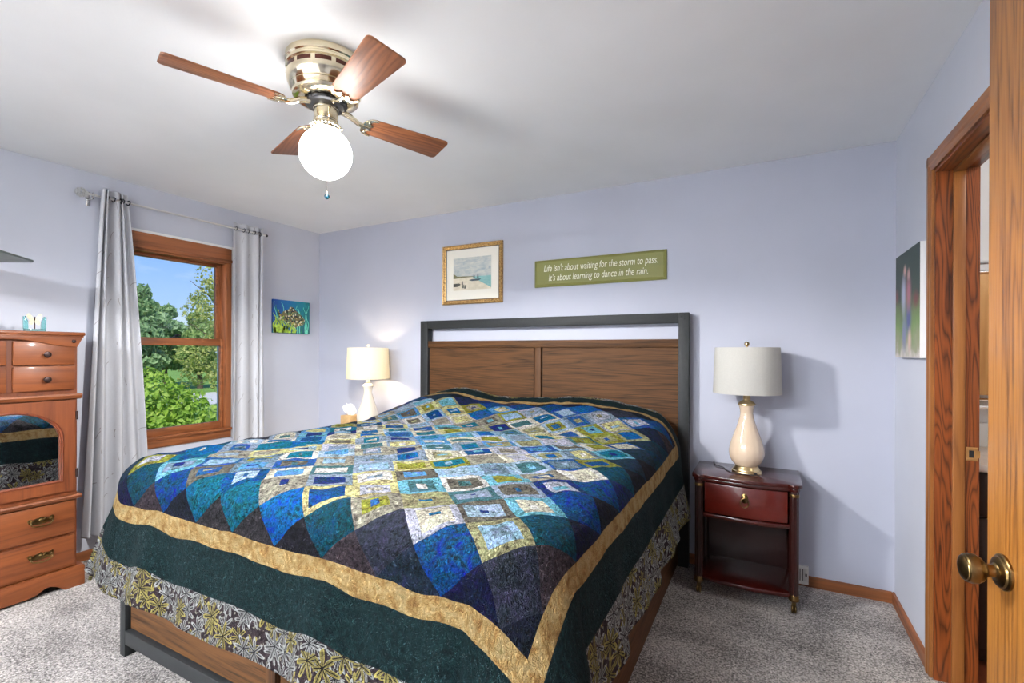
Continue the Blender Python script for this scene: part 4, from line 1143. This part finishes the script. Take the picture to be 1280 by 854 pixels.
def ribbon(path, w):
    L, R = [], []
    for i, (y, z) in enumerate(path):
        a = path[min(i + 1, len(path) - 1)]; c = path[max(i - 1, 0)]
        dy, dz = a[0] - c[0], a[1] - c[1]; l = math.hypot(dy, dz) or 1
        ww = w * (1 - 0.75 * i / (len(path) - 1))
        L.append((y - dz / l * ww, z + dy / l * ww)); R.append((y + dz / l * ww, z - dy / l * ww))
    return L + R[::-1]
m, nt, b_ = new_mat('fish_scales')
nv = nt.node('ShaderNodeTexVoronoi'); nv.inputs['Scale'].default_value = 70; nt.put(nv.inputs['Vector'], nt.coord())
nt.put(b_.inputs['Base Color'], nt.ramp(nt.sep(nv.outputs['Color'])[0], [(0.0, lin(40, 44, 40)), (0.25, lin(120, 104, 70)), (0.5, lin(214, 206, 178)), (0.7, lin(96, 120, 84)), (0.9, lin(190, 170, 96))], 'CONSTANT')); M['scales'] = m
fish = [(-0.105, 0.02), (-0.085, 0.04), (-0.05, 0.052), (-0.02, 0.066), (0.02, 0.062), (0.06, 0.04), (0.10, 0.012), (0.128, -0.018), (0.12, -0.034), (0.126, -0.046), (0.10, -0.062), (0.05, -0.074), (0.0, -0.066), (-0.05, -0.046), (-0.09, -0.028), (-0.135, -0.044), (-0.122, 0.0), (-0.138, 0.046)]
flat_shape([(y * 1.06, z * 1.12) for y, z in fish], 0.0202, M['scales'], 'fish', fp)
flat_shape([(-0.04, 0.055), (-0.02, 0.094), (0.02, 0.086), (0.05, 0.045)], 0.0200, M['scales'], 'fin', fp)
flat_shape([(0.0, -0.05), (0.02, -0.096), (0.05, -0.09), (0.05, -0.06)], 0.0200, M['scales'], 'fin', fp)
flat_shape([(0.10 + 0.007 * math.cos(a), -0.018 + 0.007 * math.sin(a)) for a in [2 * PI * i / 14 for i in range(14)]], 0.0215, M['black_plastic'], 'eye', fp)
weed = pbr('lime_paint', lin(168, 200, 66), 0.5, noise=0.35, nscale=60)
weed2 = pbr('pale_aqua_paint', lin(120, 220, 190), 0.5, noise=0.25, nscale=60)
weed3 = pbr('leaf_green_paint', lin(40, 140, 90), 0.5, noise=0.3, nscale=60)
rs = random.Random(5)
for y0, h_, w_, mt_ in ((-0.165, 0.17, 0.010, weed), (-0.14, 0.24, 0.008, weed3), (-0.115, 0.2, 0.010, weed), (-0.085, 0.15, 0.012, weed), (-0.055, 0.11, 0.010, weed), (-0.02, 0.10, 0.009, weed), (0.01, 0.09, 0.010, weed), (0.06, 0.22, 0.006, weed2), (0.10, 0.21, 0.006, weed3), (0.14, 0.24, 0.006, weed2), (0.165, 0.2, 0.005, weed2), (0.03, 0.25, 0.006, weed2), (-0.10, 0.27, 0.006, weed2), (-0.175, 0.13, 0.012, weed), (-0.15, 0.12, 0.013, weed), (-0.13, 0.14, 0.012, weed), (-0.10, 0.11, 0.013, weed), (-0.07, 0.09, 0.013, weed), (-0.04, 0.08, 0.012, weed), (0.03, 0.07, 0.010, weed), (0.08, 0.26, 0.005, weed2), (0.155, 0.26, 0.005, weed2), (-0.16, 0.27, 0.006, weed2)):
    f_ = rs.uniform(0, 6)
    flat_shape(ribbon([(y0 + 0.016 * math.sin(f_ + 7 * i / 14) * i / 14 * 1.4, -0.142 + h_ * i / 14) for i in range(15)], w_), 0.0206 if h_ < 0.18 else 0.0198, mt_, 'seaweed', fp)

fr_ = thing('framed_picture', 'gold framed beach scene with cream mat above the headboard', 'picture', (-2.036, YB, 1.93))
FW, FH = 0.277, 0.235
def frame_rail(w, h, parent, mat):
    prof = [(0.0, 0.0), (0.0, 0.018), (0.006, 0.024), (0.014, 0.022), (0.020, 0.015), (0.028, 0.013), (0.031, 0.008), (0.031, 0.0)]
    cs = [(-w, -h), (w, -h), (w, h), (-w, h)]
    for k in range(4):
        t_ = bmesh.new(); rows = []
        for (cx, cz) in (cs[k], cs[(k + 1) % 4]):
            sx, sz = (1 if cx < 0 else -1), (1 if cz < 0 else -1)
            rows.append([t_.verts.new((cx + sx * a, -d_, cz + sz * a)) for a, d_ in prof])
        for i in range(len(prof) - 1): t_.faces.new((rows[0][i], rows[0][i + 1], rows[1][i + 1], rows[1][i]))
        bmesh.ops.recalc_face_normals(t_, faces=t_.faces)
        mb = MB(); mb._merge(t_); mb.build('frame_rail', mat, parent, 20)
m, nt, b_ = new_mat('antique_gold_frame')
nn = nt.noise(nt.coord(), 90, 4, 0.7)
nt.put(b_.inputs['Base Color'], nt.ramp(nn, [(0.3, lin(96, 66, 36)), (0.55, lin(190, 150, 92)), (0.75, lin(226, 192, 132))])); b_.inputs['Metallic'].default_value = 0.55; b_.inputs['Roughness'].default_value = 0.35; M['gold_frame'] = m
frame_rail(FW, FH, fr_, M['gold_frame'])
MB().box(-FW + 0.005, FW - 0.005, -0.006, 0, -FH + 0.005, FH - 0.005).build('mat_board', pbr('cream_mat', lin(236, 232, 220), 0.9), fr_, 0)
b = MB(); q = 0.0295
for (x0, x1, z0, z1) in ((-FW + q, FW - q, FH - q - 0.006, FH - q), (-FW + q, FW - q, -FH + q, -FH + q + 0.006), (-FW + q, -FW + q + 0.006, -FH + q, FH - q), (FW - q - 0.006, FW - q, -FH + q, FH - q)): b.box(x0, x1, -0.009, -0.005, z0, z1)
b.build('dark_fillet', pbr('dark_fillet', lin(50, 38, 28), 0.5), fr_, 0)
m, nt, b_ = new_mat('beach_print')
g = nt.sep(nt.coord('Generated')); gx, gz = g[0], g[2]
cn = nt.noise(nt.mapping(nt.coord('Generated'), (2.5, 1, 5)), 2.2, 5, 0.65, 0.8)
sky_ = nt.ramp(cn, [(0.3, lin(150, 164, 172)), (0.5, lin(184, 188, 184)), (0.7, lin(206, 204, 192))])
sand = nt.ramp(nt.noise(nt.coord('Generated'), 9, 4), [(0.3, lin(206, 196, 172)), (0.7, lin(228, 218, 196))])
sea = nt.ramp(nt.noise(nt.mapping(nt.coord('Generated'), (3, 1, 30)), 3, 3), [(0.3, lin(104, 164, 164)), (0.7, lin(156, 196, 190))])
shore = nt.m('ADD', nt.m('MULTIPLY', gx, 0.55), 0.02)
c = nt.mix(nt.m('GREATER_THAN', gz, 0.40), sand, sky_)
seam = nt.m('MULTIPLY', nt.m('LESS_THAN', gz, 0.40), nt.m('GREATER_THAN', nt.m('ADD', gx, nt.m('MULTIPLY', gz, 1.4)), 1.05))
nt.put(b_.inputs['Base Color'], nt.mix(seam, c, sea)); b_.inputs['Roughness'].default_value = 0.35; M['beach'] = m
PW, PH = 0.175, 0.128
pz = 0.004
MB().box(-PW, PW, -0.0075, -0.0055, pz - PH, pz + PH).build('print', M['beach'], fr_, 0)
dk = pbr('dark_ink', lin(58, 58, 52), 0.6, noise=0.3, nscale=80)
dk2 = pbr('blue_ink', lin(52, 70, 80), 0.6, noise=0.3, nscale=80)
gn_ = pbr('olive_ink', lin(112, 110, 76), 0.6, noise=0.35, nscale=80)
def flat_y(pts, mat, name):
    return MB().prism(pts, -0.0083, -0.0074, 'Y').build(name, mat, fr_, 0)
flat_y([(-PW, -0.03), (-PW, 0.012), (-0.16, 0.002), (-0.14, -0.012), (-0.08, -0.014), (-0.02, -0.017), (0.02, -0.02), (0.02, -0.024), (-0.1, -0.026)], gn_, 'tree_line')
flat_y([(-0.03, -0.048), (0.0, -0.056), (0.06, -0.056), (0.085, -0.044), (0.06, -0.04), (0.0, -0.042)], dk2, 'boat')
flat_y([(-PW, -0.096), (-0.13, -0.094), (-0.105, -0.078), (-0.12, -0.068), (-PW, -0.070)], dk, 'boat')
for x_, z_ in ((0.02, -0.018), (0.055, -0.016), (-0.09, -0.06), (-0.082, -0.088), (-0.065, -0.092)): flat_y([(x_ - 0.007, z_ - 0.02), (x_ + 0.007, z_ - 0.02), (x_ + 0.005, z_ + 0.008), (x_ - 0.004, z_ + 0.008)], dk, 'figure')

sg = thing('wall_sign', 'long olive green wooden sign with two lines of white lettering', 'sign', (-1.024, YB, 1.884), 0)
SW, SH = 0.466, 0.0965
t_ = bmesh.new()
o4 = [(-SW, -SH), (SW, -SH), (SW, SH), (-SW, SH)]; i4 = [(-SW + 0.02, -SH + 0.018), (SW - 0.02, -SH + 0.018), (SW - 0.02, SH - 0.018), (-SW + 0.02, SH - 0.018)]
vb = [t_.verts.new((x, 0, z)) for x, z in o4]; ve = [t_.verts.new((x, -0.010, z)) for x, z in o4]; vf = [t_.verts.new((x, -0.020, z)) for x, z in i4]
t_.faces.new(vb); t_.faces.new(vf)
for k in range(4):
    j = (k + 1) % 4
    t_.faces.new((vb[k], vb[j], ve[j], ve[k])); t_.faces.new((ve[k], ve[j], vf[j], vf[k]))
bmesh.ops.recalc_face_normals(t_, faces=t_.faces)
mb = MB(); mb._merge(t_)
M['olive'] = wood('olive_painted_wood', lin(118, 118, 60), lin(92, 92, 48), 0, 0.55, rings=2, pores=0.15, contrast=0.5)
mb.build('board', M['olive'], sg, 20)
M['letter'] = pbr('white_lettering', lin(232, 232, 214), 0.6)
def lettering(text, x, z, size, width):
    cu = bpy.data.curves.new('tmp_text', 'FONT'); cu.body = text; cu.size = size; cu.shear = 0.22; cu.align_x = 'CENTER'; cu.align_y = 'CENTER'; cu.extrude = 0.0004; cu.space_character = 1.0
    ob = bpy.data.objects.new('tmp_text', cu); COL.objects.link(ob)
    dg = bpy.context.evaluated_depsgraph_get(); me = bpy.data.meshes.new_from_object(ob.evaluated_get(dg))
    bpy.data.objects.remove(ob); bpy.data.curves.remove(cu)
    xs = [v.co.x for v in me.vertices]; w0 = max(xs) - min(xs); cxm = (max(xs) + min(xs)) / 2
    me.transform(Matrix.Translation((x, -0.0206, z)) @ Matrix.Rotation(PI / 2, 4, 'X') @ Matrix.Diagonal((width / w0, 1, 1, 1)) @ Matrix.Translation((-cxm, 0, 0)))
    me.name = 'lettering'
    return link_mesh('lettering', me, M['letter'], sg, 0)
lettering("Life isn't about waiting for the storm to pass.", 0.012, 0.033, 0.068, 0.80)
lettering("It's about learning to dance in the rain.", 0.0, -0.035, 0.068, 0.70)

# canvas photograph on the right wall
cv = thing('canvas_photo', 'canvas print of two blurred people outdoors beside the doorway', 'picture', (XR, 2.80, 1.545))
m, nt, b_ = new_mat('blurred_photograph')
g = nt.sep(nt.coord('Generated'))
px_ = nt.m('SUBTRACT', 1.0, g[1]); pz_ = g[2]
bgc = nt.ramp(nt.m('ADD', pz_, nt.m('MULTIPLY', nt.m('SUBTRACT', nt.noise(nt.coord('Generated'), 6, 3), 0.5), 0.4)), [(0.0, lin(200, 192, 186)), (0.1, lin(150, 150, 120)), (0.3, lin(112, 140, 76)), (0.5, lin(96, 110, 72)), (0.62, lin(44, 62, 48)), (1.0, lin(40, 58, 50))])
def blob(cx, cz, rx, rz_, soft=0.5):
    a = nt.m('DIVIDE', nt.m('SUBTRACT', px_, cx), rx); c_ = nt.m('DIVIDE', nt.m('SUBTRACT', pz_, cz), rz_)
    d_ = nt.m('SQRT', nt.m('ADD', nt.m('MULTIPLY', a, a), nt.m('MULTIPLY', c_, c_)))
    return nt.ramp(d_, [(1 - soft, (1, 1, 1)), (1.0 + soft * 0.4, (0, 0, 0))])
for (cx, cz, rx, rz_, colr) in ((0.86, 0.52, 0.14, 0.1, (110, 44, 48)), (0.06, 0.6, 0.1, 0.1, (110, 60, 60)), (0.40, 0.22, 0.13, 0.22, (120, 124, 156)), (0.58, 0.36, 0.15, 0.2, (74, 78, 140)), (0.62, 0.16, 0.09, 0.15, (206, 170, 160)), (0.37, 0.60, 0.13, 0.24, (176, 178, 200)), (0.58, 0.60, 0.13, 0.22, (176, 110, 124)), (0.42, 0.82, 0.08, 0.07, (206, 162, 150)), (0.58, 0.77, 0.08, 0.07, (200, 158, 150))):
    bgc = nt.mix(blob(cx, cz, rx, rz_, 0.75), bgc, lin(*colr))
nt.put(b_.inputs['Base Color'], bgc); b_.inputs['Roughness'].default_value = 0.5
CW, CH = 0.21, 0.248
MB().box(-0.030, -0.0, -CW, CW, -CH, CH, 0.002).build('stretched_canvas', M['white'], cv)
MB().box(-0.0312, -0.0302, -CW + 0.001, CW - 0.001, -CH + 0.001, CH - 0.001).build('photo', m, cv, 0)

vt = thing('wall_vent', 'white metal wall vent low on the wall behind the dark red nightstand', 'vent', (0.09, YB, 0.0))
b = MB(); b.box(-0.13, 0.13, -0.020, 0.0, 0.012, 0.028, 0.002); b.box(-0.13, 0.13, -0.020, 0.0, 0.098, 0.114, 0.002); b.box(-0.13, -0.108, -0.020, 0.0, 0.028, 0.098, 0.002); b.box(0.108, 0.13, -0.020, 0.0, 0.028, 0.098, 0.002)
b.build('frame', M['plastic_white'], vt)
MB().box(-0.108, 0.108, -0.013, -0.0125, 0.028, 0.098).build('duct', M['black_plastic'], vt, 0)
b = MB()
for k in range(18):
    x_ = -0.104 + k * 0.0122
    b.box(x_, x_ + 0.0075, -0.018, -0.0135, 0.028, 0.098, 0, mat=None)
b.build('louvres', M['plastic_white'], vt, 0)
MB().box(0.114, 0.122, -0.026, -0.020, 0.06, 0.075, 0.002).build('lever', M['bronze'], vt)

# ------------------------------------------------------------------ outdoors
GZ = -0.6
def ground_mat():
    m, nt, b_ = new_mat('lawn')
    co = nt.coord()
    n1 = nt.noise(co, 14, 5, 0.7); n2 = nt.noise(co, 0.5, 2)
    nt.put(b_.inputs['Base Color'], nt.ramp(nt.m('ADD', nt.m('MULTIPLY', n1, 0.7), nt.m('MULTIPLY', n2, 0.3)), [(0.3, lin(66, 98, 36)), (0.6, lin(122, 160, 66)), (0.75, lin(150, 180, 90))]))
    b_.inputs['Roughness'].default_value = 0.95
    return m
struct(MB().box(-120, XL - WT, -60, 120, GZ - 0.2, GZ).build('lawn_ground', ground_mat(), smooth=0))
struct(MB().prism([(-17.5, -20), (-22.5, -20), (-22.5, 60), (-17.5, 60)][::-1], GZ, GZ + 0.02, 'Z').build('road', pbr('pale_asphalt', lin(186, 184, 182), 0.9, noise=0.08), smooth=0))
struct(MB().prism([(-10.5, 7.4), (-17.5, 11.0), (-17.5, 13.2), (-10.5, 9.0)], GZ, GZ + 0.025, 'Z').build('driveway', pbr('pale_gravel', lin(206, 202, 196), 0.95, noise=0.12, nscale=12), smooth=0))
def leaf_mat(name, c0, c1, c2):
    m, nt, b_ = new_mat(name)
    n = nt.noise(nt.coord(), 5.0, 4, 0.7)
    c = nt.ramp(n, [(0.3, c0), (0.5, c1), (0.7, c2)])
    nt.put(b_.inputs['Base Color'], c); b_.inputs['Roughness'].default_value = 0.6
    tr = nt.node('ShaderNodeBsdfTranslucent'); nt.put(tr.inputs[0], c)
    mx = nt.node('ShaderNodeMixShader'); mx.inputs[0].default_value = 0.35
    nt.l.new(b_.outputs[0], mx.inputs[1]); nt.l.new(tr.outputs[0], mx.inputs[2]); nt.l.new(mx.outputs[0], nt.n['Material Output'].inputs[0])
    return m
M['lf_bright'] = leaf_mat('lime_leaves', lin(74, 112, 32), lin(142, 178, 60), lin(198, 214, 110))
M['lf_mid'] = leaf_mat('mid_green_leaves', lin(96, 130, 70), lin(146, 174, 102), lin(194, 208, 142))
M['lf_hazed'] = leaf_mat('hazed_conifer_needles', lin(88, 124, 82), lin(134, 166, 112), lin(182, 204, 156))  # greens lightened: haze over the trees is put into the leaf colour
M['lf_birch'] = leaf_mat('birch_leaves', lin(104, 124, 56), lin(164, 172, 92), lin(212, 208, 146))
M['bark'] = pbr('bark', lin(92, 78, 66), 0.95, noise=0.3, nscale=14, bump=0.5, bscale=20)
def leaves(points, normals, size, aspect=0.55, jitter=0.8):
    n = len(points)
    nr = normals + rng.normal(0, jitter, (n, 3)); nr /= np.linalg.norm(nr, axis=1)[:, None] + 1e-9
    t_ = np.cross(nr, rng.normal(0, 1, (n, 3))); t_ /= np.linalg.norm(t_, axis=1)[:, None] + 1e-9
    bt = np.cross(nr, t_)
    s = size * rng.uniform(0.6, 1.25, (n, 1))
    a = points - t_ * s * 0.5; c = points + t_ * s * 0.5
    l = points + bt * s * aspect * 0.5 + nr * s * 0.08; r_ = points - bt * s * aspect * 0.5 + nr * s * 0.08
    V = np.stack([a, l, c, r_], 1).reshape(-1, 3)
    F = np.arange(4 * n).reshape(n, 4)
    return V, F
def cloud(lobes, n):
    w = np.array([(l[3] * l[4] + l[4] * l[5] + l[3] * l[5]) for l in lobes]); w = w / w.sum()
    pk = rng.choice(len(lobes), n, p=w)
    L = np.array(lobes)[pk]
    d = rng.normal(0, 1, (n, 3)); d /= np.linalg.norm(d, axis=1)[:, None]
    rr = 1 - 0.35 * rng.random((n, 1)) ** 1.5
    return L[:, :3] + d * L[:, 3:6] * rr, d
def plant(name, label, cat, loc, lobes, n, size, mat, trunk=None, group=None, aspect=0.55, branches=()):
    t = thing(name, label, cat, loc, 0, group)
    P_, N_ = cloud(lobes, n)
    keep = P_[:, 2] > 0.02
    V, F = leaves(P_[keep], N_[keep], size, aspect)
    mesh_np('foliage', V, F, mat, t, 0)
    if trunk:
        b = MB(); h_, r_ = trunk
        b.tube([(0.02 * math.sin(i), 0.02 * math.cos(i * 1.3), h_ * i / 6) for i in range(7)], lambda q: r_ * (1 - 0.6 * q), 10)
        for br in branches: b.tube([(0, 0, br[0]), (br[1] * 0.5, br[2] * 0.5, br[0] + (br[3] - br[0]) * 0.6), (br[1], br[2], br[3])], lambda q: r_ * 0.4 * (1 - 0.7 * q), 6)
        b.build('trunk', M['bark'], t)
    return t
plant('shrub', 'big bright lime green shrub right outside the window', 'shrub', (-7.6, 3.2, GZ),
      [(0, 0, 0.85, 1.0, 0.8, 0.92), (0.3, 0.45, 0.75, 0.75, 0.6, 0.72), (0.1, -0.6, 0.85, 0.8, 0.7, 0.95), (0.45, 0.85, 0.42, 0.55, 0.45, 0.5), (-0.4, 0.35, 0.9, 0.7, 0.7, 0.75), (0.5, -0.1, 0.6, 0.7, 0.7, 0.65), (0.0, 1.15, 0.3, 0.5, 0.35, 0.34)], 13000, 0.10, M['lf_bright'], (0.6, 0.05))
plant('shrub', 'small dark green bush beyond the right end of the lime shrub', 'shrub', (-9.6, 5.75, GZ),
      [(0, 0, 0.42, 0.55, 0.5, 0.42), (0.2, 0.4, 0.3, 0.4, 0.4, 0.3)], 1500, 0.11, M['lf_mid'], (0.4, 0.03))
plant('flowering_bush', 'low pinkish bush in the garden bed near the gravel drive', 'shrub', (-8.85, 4.75, GZ), [(0, 0, 0.25, 0.35, 0.3, 0.26)], 700, 0.08, leaf_mat('rosy_leaves', lin(120, 96, 70), lin(170, 136, 120), lin(206, 170, 160)), (0.25, 0.02))
def tree_lobes(h, w, base, k, seed):
    r = random.Random(seed); L = []
    for i in range(k):
        q = i / (k - 1); z = base + (h - base) * q
        ww = w * (math.sin(PI * (0.18 + 0.72 * q)) ** 0.8)
        L.append((r.uniform(-0.35, 0.35) * ww, r.uniform(-0.35, 0.35) * ww, z, ww * r.uniform(0.6, 0.9), ww * r.uniform(0.6, 0.9), (h - base) / k * 1.1))
    return L
plant('evergreen_tree', 'tall dark evergreen at the left of the tree row outside', 'tree', (-25, 11.4, GZ), tree_lobes(4.4, 1.35, 0.9, 7, 1), 5200, 0.30, M['lf_hazed'], (3.4, 0.16), 'trees beyond the lawn')
plant('evergreen_tree', 'grey-green pine second in the tree row outside', 'tree', (-29, 14.2, GZ), tree_lobes(4.0, 1.5, 1.3, 7, 2), 5200, 0.30, M['lf_hazed'], (3.0, 0.15), 'trees beyond the lawn')
plant('evergreen_tree', 'shorter pine with bare lower trunk behind the birch', 'tree', (-25.5, 14.1, GZ), tree_lobes(3.5, 1.4, 1.2, 6, 3), 4200, 0.30, M['lf_mid'], (2.6, 0.14), 'trees beyond the lawn')
plant('evergreen_tree', 'broad mid green tree behind and right of the birch', 'tree', (-21.8, 14.6, GZ), tree_lobes(3.2, 1.5, 0.6, 6, 4), 4200, 0.28, M['lf_mid'], (2.3, 0.14), 'trees beyond the lawn')
plant('evergreen_tree', 'distant tree mostly behind the dresser side curtain', 'tree', (-29.4, 9.6, GZ), tree_lobes(4.6, 1.7, 0.8, 6, 5), 4200, 0.32, M['lf_hazed'], (3.3, 0.16), 'trees beyond the lawn')
rb = random.Random(11); BL = []
for i in range(38):
    q = rb.random(); z = 0.9 + 4.8 * q
    ww = 1.35 * (1 - 0.45 * q)
    a = rb.uniform(0, 2 * PI)
    BL.append((ww * math.cos(a) * rb.uniform(0.2, 1), ww * math.sin(a) * rb.uniform(0.2, 1), z, 0.38, 0.38, 0.34))
plant('birch_tree', 'loose yellow-green birch tree reaching up the right half of the window', 'tree', (-13.2, 7.95, GZ), BL, 5200, 0.115, M['lf_birch'], (5.2, 0.06), None, 0.6,
      [(1.2 + 0.35 * i, math.cos(i * 2.1) * 0.8, math.sin(i * 2.1) * 0.8, 1.9 + 0.38 * i) for i in range(10)])
# the treeline far off
for i, (x_, y_) in enumerate(((-60, 20), (-64, 30), (-60, 40), (-66, 50))):
    plant('broadleaf_tree', ('far hazy tree over the road, %s' % ('behind the dresser side curtain', 'behind the tall dark evergreen', 'behind the second pine', 'behind the birch')[i]), 'tree', (x_, y_, GZ), tree_lobes(6.0, 4.2, 1.0, 5, 20 + i), 2600, 0.7, M['lf_mid'], (4, 0.3), 'far trees across the road')
